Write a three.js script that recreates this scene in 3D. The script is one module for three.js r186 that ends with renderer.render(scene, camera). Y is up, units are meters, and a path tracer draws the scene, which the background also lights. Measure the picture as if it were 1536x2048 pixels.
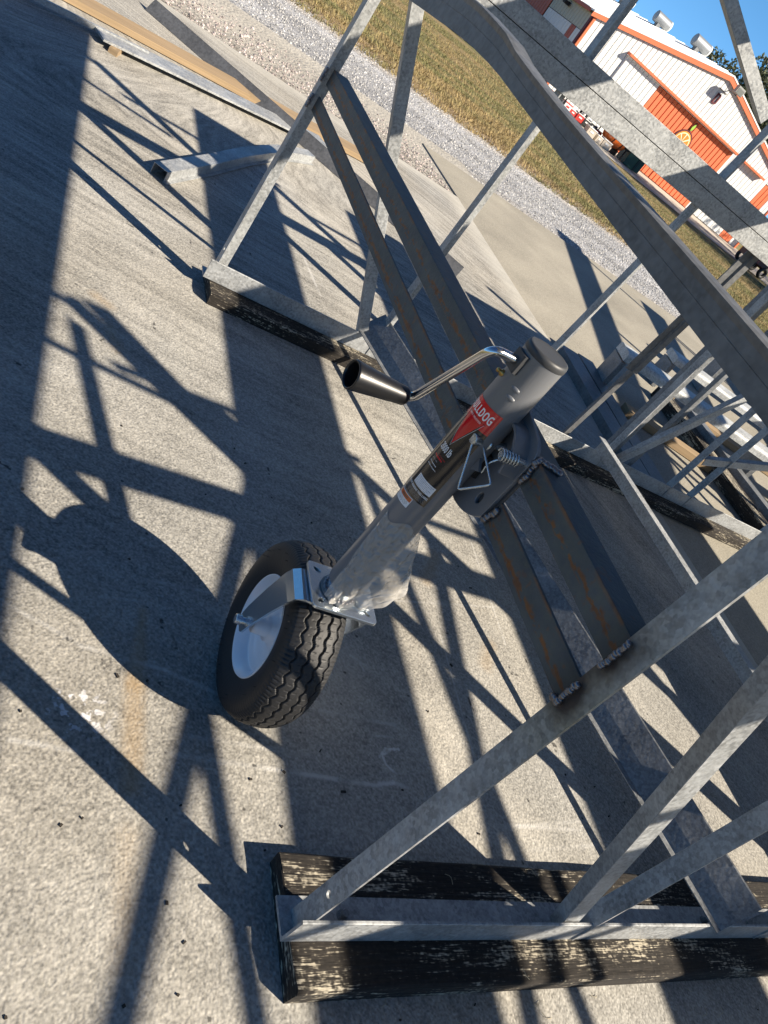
import * as THREE from 'three';
import { mergeGeometries } from 'three/addons/utils/BufferGeometryUtils.js';

// ---------------------------------------------------------------- camera, sky, sun, exposure
const scene = new THREE.Scene();
const camera = new THREE.PerspectiveCamera(65.64, 0.75, 0.05, 600);
camera.position.set(0, 1.35, 0);
{
  // a phone held rolled about 41 degrees and tipped down about 30 degrees
  const right = new THREE.Vector3(0.79646, 0.56690, 0.21062);
  const down = new THREE.Vector3(0.28226, -0.65698, 0.69907);
  const fwd = new THREE.Vector3().crossVectors(right, down);
  const m = new THREE.Matrix4().makeBasis(right, down.clone().negate(), fwd.clone().negate());
  camera.quaternion.setFromRotationMatrix(m);
}
const SUN_EL = 37.2 * Math.PI / 180, SUN_AZ = 41.3 * Math.PI / 180;
const sunDir = new THREE.Vector3(Math.cos(SUN_EL) * Math.cos(SUN_AZ), Math.sin(SUN_EL), Math.cos(SUN_EL) * Math.sin(SUN_AZ));
{
  // clear winter sky: deep blue overhead, paler towards the horizon, a little glare round the sun
  const W = 512, H = 256, d = new Float32Array(W * H * 4);
  for (let j = 0; j < H; j++) for (let i = 0; i < W; i++) {
    const el = ((j + 0.5) / H - 0.5) * Math.PI, az = ((i + 0.5) / W - 0.5) * 2 * Math.PI;
    const v = new THREE.Vector3(Math.cos(az) * Math.cos(el), Math.sin(el), Math.sin(az) * Math.cos(el));
    const e = Math.max(0, el) * 180 / Math.PI;
    const h = Math.exp(-e / 13), w = Math.exp(-e / 4);
    const c = Math.max(0, v.dot(sunDir)), glare = 0.16 * Math.pow(c, 8) + 0.3 * Math.pow(c, 60);
    let r = 0.010 + 0.105 * h + 0.07 * w + glare, g = 0.030 + 0.33 * h + 0.06 * w + glare, b = 0.095 + 0.62 * h + glare;
    if (el < 0) { r = 0.16; g = 0.15; b = 0.13; }
    const k = (j * W + i) * 4; d[k] = r; d[k + 1] = g; d[k + 2] = b; d[k + 3] = 1;
  }
  const t = new THREE.DataTexture(d, W, H, THREE.RGBAFormat, THREE.FloatType);
  t.mapping = THREE.EquirectangularReflectionMapping; t.magFilter = t.minFilter = THREE.LinearFilter; t.needsUpdate = true;
  scene.background = t; scene.environment = t;
}
const sun = new THREE.DirectionalLight(0xfff2df, 5);
sun.position.copy(sunDir).multiplyScalar(60); sun.target.position.set(0, 0, 0);
sun.castShadow = true; sun.shadow.mapSize.set(4096, 4096);
Object.assign(sun.shadow.camera, { left: -60, right: 60, top: 60, bottom: -60, near: 1, far: 160 });
scene.add(sun, sun.target);
const renderer = new THREE.WebGLRenderer({ antialias: true });
renderer.toneMapping = THREE.LinearToneMapping;
renderer.toneMappingExposure = 2.0;
renderer.shadowMap.enabled = true;

// ---------------------------------------------------------------- helpers
function rng(seed) { let a = seed >>> 0; return () => { a = (a + 0x6D2B79F5) >>> 0; let t = a; t = Math.imul(t ^ (t >>> 15), t | 1); t ^= t + Math.imul(t ^ (t >>> 7), t | 61); return ((t ^ (t >>> 14)) >>> 0) / 4294967296; }; }
function hash(x, y, s) { let h = Math.imul(x, 374761393) ^ Math.imul(y, 668265263) ^ Math.imul(s, 974711); h = Math.imul(h ^ (h >>> 13), 1274126177); return ((h ^ (h >>> 16)) >>> 0) / 4294967296; }
function vnoise(x, y, s) {
  const xi = Math.floor(x), yi = Math.floor(y), fx = x - xi, fy = y - yi, u = fx * fx * (3 - 2 * fx), v = fy * fy * (3 - 2 * fy);
  const a = hash(xi, yi, s), b = hash(xi + 1, yi, s), c = hash(xi, yi + 1, s), d = hash(xi + 1, yi + 1, s);
  return a + (b - a) * u + (c - a) * v + (a - b - c + d) * u * v;
}
function fbm(x, y, s, o = 4) { let r = 0, a = 0.5, n = 0; for (let i = 0; i < o; i++) { r += a * vnoise(x, y, s + i * 17); n += a; x *= 2.03; y *= 2.03; a *= 0.5; } return r / n; }
const clamp = (x, a = 0, b = 1) => Math.min(b, Math.max(a, x));
const smooth = (a, b, x) => { const t = clamp((x - a) / (b - a)); return t * t * (3 - 2 * t); };
const mix = (a, b, t) => a + (b - a) * t;
const toS = (x) => { x = clamp(x); return x <= 0.0031308 ? 12.92 * x : 1.055 * Math.pow(x, 1 / 2.4) - 0.055; };
// fn(u, v) in metres returns linear [r, g, b]; the texture covers w x h metres
function colorTex(px, py, w, h, fn, u0 = 0, v0 = 0) {
  const d = new Uint8Array(px * py * 4);
  for (let j = 0; j < py; j++) for (let i = 0; i < px; i++) {
    const c = fn(u0 + (i + 0.5) / px * w, v0 + (j + 0.5) / py * h), k = (j * px + i) * 4;
    d[k] = toS(c[0]) * 255; d[k + 1] = toS(c[1]) * 255; d[k + 2] = toS(c[2]) * 255; d[k + 3] = 255;
  }
  const t = new THREE.DataTexture(d, px, py); t.colorSpace = THREE.SRGBColorSpace; t.wrapS = t.wrapT = THREE.RepeatWrapping;
  t.magFilter = THREE.LinearFilter; t.minFilter = THREE.LinearMipmapLinearFilter; t.generateMipmaps = true;
  t.repeat.set(1 / w, 1 / h); t.offset.set(-u0 / w, -v0 / h); t.needsUpdate = true; return t;
}
function grayTex(px, py, w, h, fn) {
  const d = new Uint8Array(px * py * 4);
  for (let j = 0; j < py; j++) for (let i = 0; i < px; i++) { const c = clamp(fn((i + 0.5) / px * w, (j + 0.5) / py * h)) * 255, k = (j * px + i) * 4; d[k] = d[k + 1] = d[k + 2] = c; d[k + 3] = 255; }
  const t = new THREE.DataTexture(d, px, py); t.wrapS = t.wrapT = THREE.RepeatWrapping; t.magFilter = THREE.LinearFilter; t.minFilter = THREE.LinearMipmapLinearFilter; t.generateMipmaps = true;
  t.repeat.set(1 / w, 1 / h); t.needsUpdate = true; return t;
}
const std = (o) => new THREE.MeshStandardMaterial(o);
const phys = (o) => new THREE.MeshPhysicalMaterial(o);
const lin = (r, g, b) => new THREE.Color().setRGB(r, g, b);
const V = (x, y, z) => new THREE.Vector3(x, y, z);

const used = {};
function numbered(n) { const k = used[n] = (used[n] ?? -1) + 1; return k ? `${n}_${String(k).padStart(3, '0')}` : n; }
function thing(name, label, category, pos = [0, 0, 0], turn = 0, group) {
  const o = new THREE.Group(); o.name = numbered(name); o.position.set(...pos); o.rotation.y = turn; scene.add(o);
  o.userData = { label, category }; if (group) o.userData.group = group; return o;
}
function part(name, geo, mat, parent) {
  const g = Array.isArray(geo) ? mergeGeometries(geo.map(x => x.index ? x.toNonIndexed() : x)) : geo;
  const m = new THREE.Mesh(g, mat); m.name = name; m.castShadow = m.receiveShadow = true; parent.add(m); return m;
}
function solo(name, geo, mat, label, category, group) {
  const m = part(numbered(name), geo, mat, scene); m.userData = { label, category }; if (group) m.userData.group = group; return m;
}
function struct(name, geo, mat, parent) { const m = part(parent ? name : numbered(name), geo, mat, parent ?? scene); if (!parent) m.userData = { kind: 'structure' }; return m; }

// prism: a 2-D outline (metres, along u and w) swept through the points of a path; uv in metres (length, round the outline)
function sweep(path, outline, U, W, caps = true) {
  const n = outline.length, pos = [], uv = [], per = [0];
  for (let i = 0; i < n; i++) { const a = outline[i], b = outline[(i + 1) % n]; per.push(per[i] + Math.hypot(b[0] - a[0], b[1] - a[1])); }
  const at = (k, i) => { const [a, b] = outline[i % n], p = path[k], u = Array.isArray(U) ? U[k] : U, w = Array.isArray(W) ? W[k] : W; return [p.x + u.x * a + w.x * b, p.y + u.y * a + w.y * b, p.z + u.z * a + w.z * b]; };
  let len = 0;
  for (let k = 0; k + 1 < path.length; k++) {
    const L = path[k].distanceTo(path[k + 1]);
    for (let i = 0; i < n; i++) {
      const a = at(k, i), b = at(k, i + 1), c = at(k + 1, i + 1), d = at(k + 1, i);
      pos.push(...a, ...b, ...c, ...a, ...c, ...d);
      uv.push(len, per[i], len, per[i + 1], len + L, per[i + 1], len, per[i], len + L, per[i + 1], len + L, per[i]);
    }
    len += L;
  }
  if (caps) {
    const tri = THREE.ShapeUtils.triangulateShape(outline.map(p => new THREE.Vector2(...p)), []);
    for (const k of [0, path.length - 1]) for (const t of tri) for (const i of (k ? [t[0], t[1], t[2]] : [t[0], t[2], t[1]])) { pos.push(...at(k, i)); uv.push(...outline[i]); }
  }
  const g = new THREE.BufferGeometry();
  g.setAttribute('position', new THREE.Float32BufferAttribute(pos, 3)); g.setAttribute('uv', new THREE.Float32BufferAttribute(uv, 2)); g.computeVertexNormals(); return g;
}
// a box with chamfered long edges, its length along the axis that is longest
function block(cx, cy, cz, sx, sy, sz, c = 0.0015) {
  const s = [sx, sy, sz], ax = s.indexOf(Math.max(...s)), e = [V(1, 0, 0), V(0, 1, 0), V(0, 0, 1)], L = e[ax], U = e[(ax + 1) % 3], W = e[(ax + 2) % 3];
  const a = s[(ax + 1) % 3] / 2, b = s[(ax + 2) % 3] / 2, p = V(cx, cy, cz); c = Math.min(c, a * 0.45, b * 0.45);
  const o = [[-a + c, -b], [a - c, -b], [a, -b + c], [a, b - c], [a - c, b], [-a + c, b], [-a, b - c], [-a, -b + c]];
  return sweep([p.clone().addScaledVector(L, -s[ax] / 2), p.clone().addScaledVector(L, s[ax] / 2)], o, U, W);
}
function bar(p0, p1, outline, U, W) { return sweep([V(...p0), V(...p1)], outline, V(...U).normalize(), V(...W).normalize()); }
// an L section: flange one along u, flange two along w, its corner on the path
const ell = (a, b, t = 0.005) => { const c = 0.0012; return [[0, c], [c, 0], [a - c, 0], [a, c], [a, t], [t + 0.004, t], [t + 0.0012, t + 0.0012], [t, t + 0.004], [t, b], [c, b], [0, b - c]]; };
const flat = (w, t) => [[0, 0], [w, 0], [w, t], [0, t]];
function lathe(pts, seg = 48) { return new THREE.LatheGeometry(pts.map(p => new THREE.Vector2(...p)), seg); }
function along(geo, p, dir) { // geometry built along +y moved to p, turned to dir
  const g = geo.clone(); g.applyQuaternion(new THREE.Quaternion().setFromUnitVectors(V(0, 1, 0), dir.clone().normalize())); g.translate(p.x, p.y, p.z); return g;
}
function rounded(points, r, n = 6) { // polyline with rounded corners
  const out = [points[0].clone()];
  for (let i = 1; i + 1 < points.length; i++) {
    const p = points[i], a = points[i - 1].clone().sub(p).normalize().multiplyScalar(r).add(p), b = points[i + 1].clone().sub(p).normalize().multiplyScalar(r).add(p);
    for (let k = 0; k <= n; k++) { const t = k / n; out.push(a.clone().multiplyScalar((1 - t) * (1 - t)).addScaledVector(p, 2 * t * (1 - t)).addScaledVector(b, t * t)); }
  }
  out.push(points.at(-1).clone()); return out;
}
function tube(points, r, seg = 12) {
  const path = new THREE.CurvePath(); for (let i = 0; i + 1 < points.length; i++) path.add(new THREE.LineCurve3(points[i], points[i + 1]));
  const c = new THREE.CatmullRomCurve3(points, false, 'centripetal'); return new THREE.TubeGeometry(c, Math.max(8, points.length * 4), r, seg, false);
}

// ---------------------------------------------------------------- materials
function spangle(px, size, seed) { // zinc crystal patches
  const N = 64, R = rng(seed), P = []; for (let i = 0; i < N * N; i++) P.push([R(), R(), R()]);
  return (u, v) => {
    const x = (u / size % 1 + 1) % 1 * N, y = (v / size % 1 + 1) % 1 * N, xi = Math.floor(x), yi = Math.floor(y); let bd = 9, bv = 0;
    for (let dy = -1; dy <= 1; dy++) for (let dx = -1; dx <= 1; dx++) { const c = P[((yi + dy + N) % N) * N + (xi + dx + N) % N], d = Math.hypot(xi + dx + c[0] - x, yi + dy + c[1] - y); if (d < bd) { bd = d; bv = c[2]; } }
    return bv;
  };
}
const sp = spangle(512, 0.5, 5), per = (u, v, f, s, size = 0.5) => { // periodic noise
  const x = u / size * f, y = v / size * f, xi = Math.floor(x), yi = Math.floor(y), fx = x - xi, fy = y - yi, a = (i, j) => hash(((xi + i) % f + f) % f, ((yi + j) % f + f) % f, s), U = fx * fx * (3 - 2 * fx), W = fy * fy * (3 - 2 * fy);
  return mix(mix(a(0, 0), a(1, 0), U), mix(a(0, 1), a(1, 1), U), W);
};
const galvFn = (u, v) => { const n = per(u, v, 6, 3) * 0.5 + per(u, v, 14, 4) * 0.3 + per(u, v, 40, 9) * 0.2, g = 0.345 + 0.15 * (sp(u, v) - 0.5) + 0.24 * (n - 0.5) + 0.10 * (per(u, v, 160, 8) - 0.5); return [g * 0.97, g * 1.0, g * 1.0]; };
const galvMap = colorTex(512, 512, 0.5, 0.5, galvFn);
const galvRough = grayTex(512, 512, 0.5, 0.5, (u, v) => 0.50 + 0.22 * (per(u, v, 9, 31) - 0.5) + 0.22 * (sp(u, v) - 0.5));
const galvBump = grayTex(512, 512, 0.5, 0.5, (u, v) => 0.5 * per(u, v, 22, 41) + 0.5 * per(u, v, 70, 43));
const M = {};
M.galv = std({ map: galvMap, roughnessMap: galvRough, roughness: 1, metalness: 0.16, bumpMap: galvBump, bumpScale: 0.0006 });
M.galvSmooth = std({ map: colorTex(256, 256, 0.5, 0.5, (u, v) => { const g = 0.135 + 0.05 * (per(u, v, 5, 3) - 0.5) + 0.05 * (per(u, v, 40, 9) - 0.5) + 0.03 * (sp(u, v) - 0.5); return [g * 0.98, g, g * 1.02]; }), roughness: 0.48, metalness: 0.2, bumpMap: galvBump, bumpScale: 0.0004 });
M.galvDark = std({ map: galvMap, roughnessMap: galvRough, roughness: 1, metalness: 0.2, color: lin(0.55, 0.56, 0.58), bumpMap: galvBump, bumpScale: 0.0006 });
// the leg that the tongue bars are welded to: burnt zinc about the welds (u = height along the leg)
M.galvBurnt = std({
  map: colorTex(1024, 256, 1.4, 0.25, (u, v) => {
    let c = galvFn(u, v); const y = u;
    const b1 = Math.exp(-(((y - 0.795) / 0.042) ** 2)), b2 = Math.exp(-(((y - 0.89) / 0.042) ** 2)), b3 = Math.exp(-(((y - 0.80) / 0.12) ** 2)) * 0.9;
    const n = fbm(u * 30, v * 30, 77), vv = v > 0.125 ? v - 0.25 : v, k = clamp((b1 + b2) * 1.5 * (0.3 + n) * smooth(0.004, -0.040, vv) - 0.05), w = clamp(b3 * (0.4 + n));
    c = [mix(c[0], c[0] * 0.80, w), mix(c[1], c[1] * 0.74, w), mix(c[2], c[2] * 0.56, w)];
    return [mix(c[0], 0.055, k), mix(c[1], 0.045, k), mix(c[2], 0.04, k)];
  }), roughnessMap: galvRough, roughness: 1.05, metalness: 0.16, bumpMap: galvBump, bumpScale: 0.0008,
});
function rustTex(streak, seed) { // dark mill-scale steel, a rust line along the middle of the face
  return colorTex(2048, 128, 2.5, 0.24, (u, v) => {
    const n = fbm(u * 18, v * 40, seed), m = fbm(u * 90, v * 90, seed + 3), wob = streak + (fbm(u * 9, 0.5, seed + 5) - 0.5) * 0.006, d = Math.abs(v - wob);
    const k = clamp(smooth(0.0075, 0.0025, d + 0.008 * (m - 0.5)) * smooth(0.44, 0.56, fbm(u * 70, v * 260, seed + 9, 3) + 0.13 * (fbm(u * 4, 1, seed + 14, 2) - 0.42)) * 0.85), sp2 = smooth(0.68, 0.76, fbm(u * 60, v * 60, seed + 21)) * 0.6, e = smooth(0.006, 0.0, Math.abs(v - 0.05)) * smooth(0.4, 0.6, n);
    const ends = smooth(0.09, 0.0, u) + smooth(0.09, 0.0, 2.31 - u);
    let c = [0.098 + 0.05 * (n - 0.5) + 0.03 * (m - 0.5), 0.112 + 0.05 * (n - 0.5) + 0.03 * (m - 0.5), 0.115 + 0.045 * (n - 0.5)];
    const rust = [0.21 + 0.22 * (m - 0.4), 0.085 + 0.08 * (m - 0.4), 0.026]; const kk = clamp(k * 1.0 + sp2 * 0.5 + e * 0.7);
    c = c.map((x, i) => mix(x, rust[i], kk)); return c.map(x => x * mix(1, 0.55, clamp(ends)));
  });
}
const steelBump = grayTex(256, 256, 0.12, 0.12, (u, v) => per(u, v, 12, 51, 0.12) * 0.5 + per(u, v, 40, 52, 0.12) * 0.5);
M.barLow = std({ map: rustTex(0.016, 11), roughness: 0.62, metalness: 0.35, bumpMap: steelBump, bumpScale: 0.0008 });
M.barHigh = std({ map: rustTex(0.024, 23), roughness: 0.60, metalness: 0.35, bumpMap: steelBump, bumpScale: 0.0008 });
M.weld = std({ color: lin(0.22, 0.21, 0.22), roughness: 0.28, metalness: 0.85 });
const woodFn = (seed, light) => (u, v) => { // long black weathering with pale bare fibres showing through
  const f = fbm(u * 9, v * 210, seed, 3), g = fbm(u * 34, v * 420, seed + 5, 3), p = fbm(u * 5, v * 16, seed + 9, 3), w = fbm(u * 150, v * 150, seed + 12, 2), h2 = fbm(u * 70, v * 700, seed + 41, 2);
  let k = smooth(0.44, 0.68, f * 0.30 + g * 0.36 + h2 * 0.24 + (p - 0.5) * 0.55 + (w - 0.5) * 0.22 + 0.022 + light); const crack = smooth(0.30, 0.25, fbm(u * 2.2, v * 80, seed + 31, 3));
  const d = 0.010 + 0.03 * g * w, b = [0.42, 0.375, 0.285]; k *= k; return b.map((x, i) => mix(d * [1.15, 0.92, 0.70][i], x * (0.55 + 0.7 * w) * (0.7 + 0.5 * h2), k) * mix(1, 0.3, crack));
};
const woodBump = grayTex(1024, 512, 1, 0.3, (u, v) => fbm(u * 6, v * 150, 101, 4) * 0.7 + fbm(u * 40, v * 260, 120, 2) * 0.3);
M.sill = std({ map: colorTex(2048, 1024, 1.3, 0.40, woodFn(61, 0.02)), roughness: 0.93, bumpMap: woodBump, bumpScale: 0.004 });
M.sill2 = std({ map: colorTex(2048, 1024, 1.3, 0.40, woodFn(87, 0.0)), roughness: 0.93, bumpMap: woodBump, bumpScale: 0.004 });
M.sawn = std({ map: colorTex(1024, 128, 2, 0.3, (u, v) => { const f = fbm(u * 3, v * 120, 201), g = fbm(u * 2, v * 12, 207); const k = 0.27 + 0.13 * (f - 0.5) + 0.08 * (g - 0.5); return [k * 1.12, k * 0.80, k * 0.46]; }), roughness: 0.85 });
M.zinc = std({ color: lin(0.62, 0.67, 0.70), roughness: 0.24, metalness: 0.92, bumpMap: galvBump, bumpScale: 0.0002 });
M.chrome = std({ color: lin(0.72, 0.72, 0.71), roughness: 0.16, metalness: 1 });
M.brass = std({ color: lin(0.45, 0.30, 0.10), roughness: 0.3, metalness: 0.9 });
M.jackGrey = phys({ color: lin(0.175, 0.182, 0.195), roughness: 0.33, metalness: 0.1, clearcoat: 0.35, clearcoatRoughness: 0.22, bumpMap: steelBump, bumpScale: 0.00012 });
M.jackCap = std({ color: lin(0.05, 0.052, 0.055), roughness: 0.5 });
M.blackGrip = phys({ color: lin(0.010, 0.010, 0.011), roughness: 0.34, clearcoat: 0.25, clearcoatRoughness: 0.3 });
M.black = std({ color: lin(0.008, 0.008, 0.009), roughness: 0.7 });
M.rubber = std({ color: lin(0.017, 0.017, 0.0175), roughness: 0.58, bumpMap: steelBump, bumpScale: 0.0003 });
M.rimWhite = phys({ color: lin(0.74, 0.76, 0.80), roughness: 0.3, clearcoat: 0.4, clearcoatRoughness: 0.2 });
M.film = phys({ color: lin(0.74, 0.72, 0.68), roughness: 0.12, transmission: 0.6, thickness: 0, ior: 1.45, side: THREE.DoubleSide, bumpMap: grayTex(256, 256, 0.1, 0.1, (u, v) => per(u, v, 6, 71, 0.1) * 0.6 + per(u, v, 17, 72, 0.1) * 0.4), bumpScale: 0.010 });

// ---------------------------------------------------------------- ground
// one function of place gives the concrete its colour, so that neighbouring sheets meet without a seam
const marks = [ // thin scuff lines x0, z0, x1, z1, width, strength
  [0.646, -0.837, 0.937, -0.83, 0.006, 0.5], [0.937, -0.83, 1.168, -0.823, 0.006, 0.55], [0.669, -0.883, 0.984, -0.879, 0.006, 0.2], [0.455, -1.059, 0.64, -1.036, 0.006, 0.3], [0.64, -1.036, 0.769, -0.997, 0.006, 0.3],
  [0.609, -1.284, 0.764, -1.292, 0.005, 0.25], [0.47, -1.197, 0.608, -1.216, 0.005, 0.2], [0.29, -1.132, 0.455, -1.059, 0.006, 0.3], [1.035, -1.004, 1.262, -0.999, 0.006, 0.25], [1.346, -1.436, 1.876, -1.555, 0.004, 0.25],
  [1.165, -1.195, 1.216, -1.166, 0.004, 0.45], [1.19, -1.175, 1.2, -1.15, 0.003, 0.5], [1.548, -0.756, 1.839, -0.764, 0.006, 0.3], [1.545, -0.75, 1.901, -0.797, 0.005, 0.22], [1.112, -2.348, 1.293, -2.395, 0.006, 0.2],
  [1.858, -1.87, 1.825, -1.384, 0.003, 0.4], [1.419, -3.713, 1.464, -3.311, 0.008, 0.4], [1.534, -1.352, 1.509, -0.875, 0.003, 0.35], [0.342, -0.824, 0.458, -0.82, 0.006, 0.3], [1.61, -0.696, 1.879, -0.724, 0.006, 0.25],
];
{ // the chalk scrawl in the shade beside the wheel
  const S = [[1.185, -0.90], [1.21, -0.925], [1.25, -0.93], [1.225, -0.925], [1.195, -0.905], [1.20, -0.88], [1.225, -0.862]];
  for (let i = 0; i + 1 < S.length; i++) marks.push([...S[i], ...S[i + 1], 0.0035, 0.75]);
  marks.push([1.165, -0.828, 1.21, -0.836, 0.006, 0.7], [1.21, -0.836, 1.25, -0.828, 0.006, 0.7], [1.18, -0.958, 1.24, -0.962, 0.004, 0.4]);
}
const rusts = [[0.59, -1.189, 0.571, -0.985, 0.012, 0.5], [0.571, -0.985, 0.566, -0.76, 0.016, 0.62], [0.434, -2.45, 0.476, -2.422, 0.02, 0.4], [0.479, -2.303, 0.513, -2.187, 0.018, 0.35], [1.637, -1.718, 1.547, -1.577, 0.02, 0.5], [1.75, -1.366, 1.691, -1.276, 0.02, 0.4], [0.56, -0.66, 0.555, -0.45, 0.02, 0.25]];
const segd = (x, z, s) => { const dx = s[2] - s[0], dz = s[3] - s[1], t = clamp(((x - s[0]) * dx + (z - s[1]) * dz) / (dx * dx + dz * dz)); return Math.hypot(x - s[0] - dx * t, z - s[1] - dz * t); };
function concrete(x, z) {
  const a = 0.5 + 0.9 * (vnoise(x * 0.55 + 3, z * 0.55, 301) - 0.5), ca = Math.cos(a), sa = Math.sin(a), p = x * ca + z * sa, q = -x * sa + z * ca;
  const big = fbm(x * 0.7, z * 0.7, 310, 3), mid = fbm(x * 4.2, z * 4.2, 320, 4), broom = fbm(p * 4, q * 46, 330, 3), broom2 = fbm(p * 9, q * 120, 337, 2);
  const far = smooth(-1.2, -3.6, z), gr = hash(Math.floor(x * 330), Math.floor(z * 330), 340) * 0.5 + hash(Math.floor(x * 175), Math.floor(z * 175), 341) * 0.5, gr2 = vnoise(x * 210, z * 210, 345);
  let k = 0.285 + 0.13 * (big - 0.5) + 0.13 * (mid - 0.5) + (0.10 + 0.12 * far) * (broom - 0.5) + 0.10 * far * (broom2 - 0.5);
  k += (gr - 0.5) * 0.15 + (gr2 - 0.5) * 0.17;
  k = Math.max(0.05, k);
  const warm = fbm(x * 2.2, z * 2.2, 350, 3); let r = k * (1.045 + 0.06 * (warm - 0.5)), g = k * 0.995, b = k * (0.875 - 0.08 * (warm - 0.5));
  if (x > 0.1 && x < 2.1 && z < -0.3 && z > -4) {
    for (const s of marks) { const dx = Math.min(Math.abs(x - s[0]), Math.abs(x - s[2])); if (dx > 0.6) continue; const d = segd(x, z, s); if (d < 0.03) { const m = s[5] * smooth(s[4] * 1.5, s[4] * 0.2, d + (gr2 - 0.5) * 0.006) * (0.35 + 0.65 * smooth(0.35, 0.6, fbm(x * 30, z * 30, 361, 2))) * 1.15; r = mix(r, 0.62, m); g = mix(g, 0.61, m); b = mix(b, 0.58, m); } }
    for (const s of rusts) { const d = segd(x, z, s); if (d < 0.08) { const m = s[5] * smooth(s[4] * 2.2, 0, d + (mid - 0.5) * 0.02) * (0.4 + 0.6 * mid); r = mix(r, 0.36, m); g = mix(g, 0.235, m); b = mix(b, 0.10, m); } }
    const sc = smooth(0.09, 0.01, Math.hypot((x - 0.455) / 1.1, (z + 0.905))) * smooth(0.60, 0.68, fbm(x * 75, z * 75, 371, 3)); r = mix(r, 0.7, sc * 0.8); g = mix(g, 0.7, sc * 0.8); b = mix(b, 0.72, sc * 0.8);
    const pale = 0.35 * smooth(0.16, 0.02, Math.hypot(x - 1.12, z + 1.16)); r = mix(r, 0.42, pale); g = mix(g, 0.40, pale); b = mix(b, 0.35, pale);
  }
  const pit = smooth(0.955, 0.975, vnoise(x * 30, z * 30, 381)) * smooth(0.45, 0.7, vnoise(x * 120, z * 120, 385)); r *= 1 - 0.75 * pit; g *= 1 - 0.75 * pit; b *= 1 - 0.75 * pit;
  const lip = smooth(0.30, 0.05, Math.min(Math.abs(z + 6.9 + 0.05 * Math.sin(x * 2)), Math.abs(x - 3.62) + (z < -6.95 ? 9 : 0))) * (0.45 + 0.5 * mid); r = mix(r, 0.50, lip * 0.75); g = mix(g, 0.48, lip * 0.75); b = mix(b, 0.42, lip * 0.75);
  return [r, g, b];
}
function sheet(x0, x1, z0, z1, y, seg = 1, dy = 0) { // flat sheet facing up, uv = (x, -z) in metres
  const g = new THREE.PlaneGeometry(x1 - x0, z1 - z0, seg, seg); g.rotateX(-Math.PI / 2); g.translate((x0 + x1) / 2, y, (z0 + z1) / 2);
  const p = g.attributes.position, u = g.attributes.uv; for (let i = 0; i < p.count; i++) { u.setXY(i, p.getX(i), -p.getZ(i)); if (dy) p.setY(i, y + dy * (fbm(p.getX(i) * 0.3, p.getZ(i) * 0.3, 400) - 0.5)); }
  g.computeVertexNormals(); return g;
}
const grain = grayTex(512, 512, 0.5, 0.5, (u, v) => per(u, v, 120, 141) * 0.5 + per(u, v, 60, 142) * 0.3 + per(u, v, 20, 143) * 0.2);
const concreteMat = (px, x0, x1, z0, z1) => std({ map: colorTex(px, px, x1 - x0, z1 - z0, (u, v) => concrete(u, -v), x0, -z1), roughness: 0.9, bumpMap: grain, bumpScale: 0.0022 });
{
  const slab = new THREE.Group(); slab.name = 'concrete_slab'; slab.userData = { kind: 'structure' }; scene.add(slab);
  struct('slab_panel', sheet(-0.1, 3.0, -2.4, 0.4, 0), concreteMat(2048, -0.1, 3.0, -2.4, 0.4), slab);
  struct('slab_panel', [sheet(-0.1, 3.0, -6.9, -2.4, 0), sheet(3.0, 3.64, -6.9, 0.4, 0)], concreteMat(2048, -0.1, 3.64, -6.9, 0.4), slab);
  M.slabPlain = std({ map: colorTex(512, 512, 4, 4, (u, v) => { const k = 0.32 + 0.16 * (per(u, v, 7, 501, 4) - 0.5) + 0.10 * (per(u, v, 60, 503, 4) - 0.5) + 0.14 * (hash(Math.floor(u * 128), Math.floor(v * 128), 5) - 0.5); return [k * 1.07, k, k * 0.86]; }), roughness: 0.9 });
  struct('slab_panel', [sheet(-1.4, -0.1, -6.9, 2.6, 0), sheet(-0.1, 3.64, 0.4, 2.6, 0)], M.slabPlain, slab);
  struct('slab_edge', [block(1.12, -0.062, -6.895, 5.04, 0.12, 0.012, 0.004), block(-1.396, -0.062, -2.15, 0.012, 0.12, 9.48, 0.004)], M.slabPlain, slab);
  const beige = std({ map: colorTex(1024, 1024, 5.6, 5.6, (u, v) => { const x = u, z = -v, s = fbm(x * 2.0 + 2.2 * fbm(x, z, 519, 2), z * 2.4 + x, 511, 5), k = 0.28 + 0.12 * (fbm(x * 0.8, z * 0.8, 513) - 0.5) + 0.12 * (s - 0.5) + 0.12 * (hash(Math.floor(u * 180), Math.floor(v * 180), 5) - 0.5); return [k * 1.07, k * 0.99, k * 0.80]; }, 3.66, -1), roughness: 0.9, bumpMap: grain, bumpScale: 0.002 });
  const s2 = new THREE.Group(); s2.name = 'smooth_concrete_slab'; s2.userData = { kind: 'structure' }; scene.add(s2);
  struct('slab_panel', [sheet(3.656, 16, -8.22, 2.6, -0.006)], beige, s2); struct('slab_edge', [block(3.660, -0.066, -7.5, 0.012, 0.118, 1.5, 0.003), block(9.83, -0.066, -8.215, 12.3, 0.118, 0.012, 0.003)], M.slabPlain, s2);
}
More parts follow.
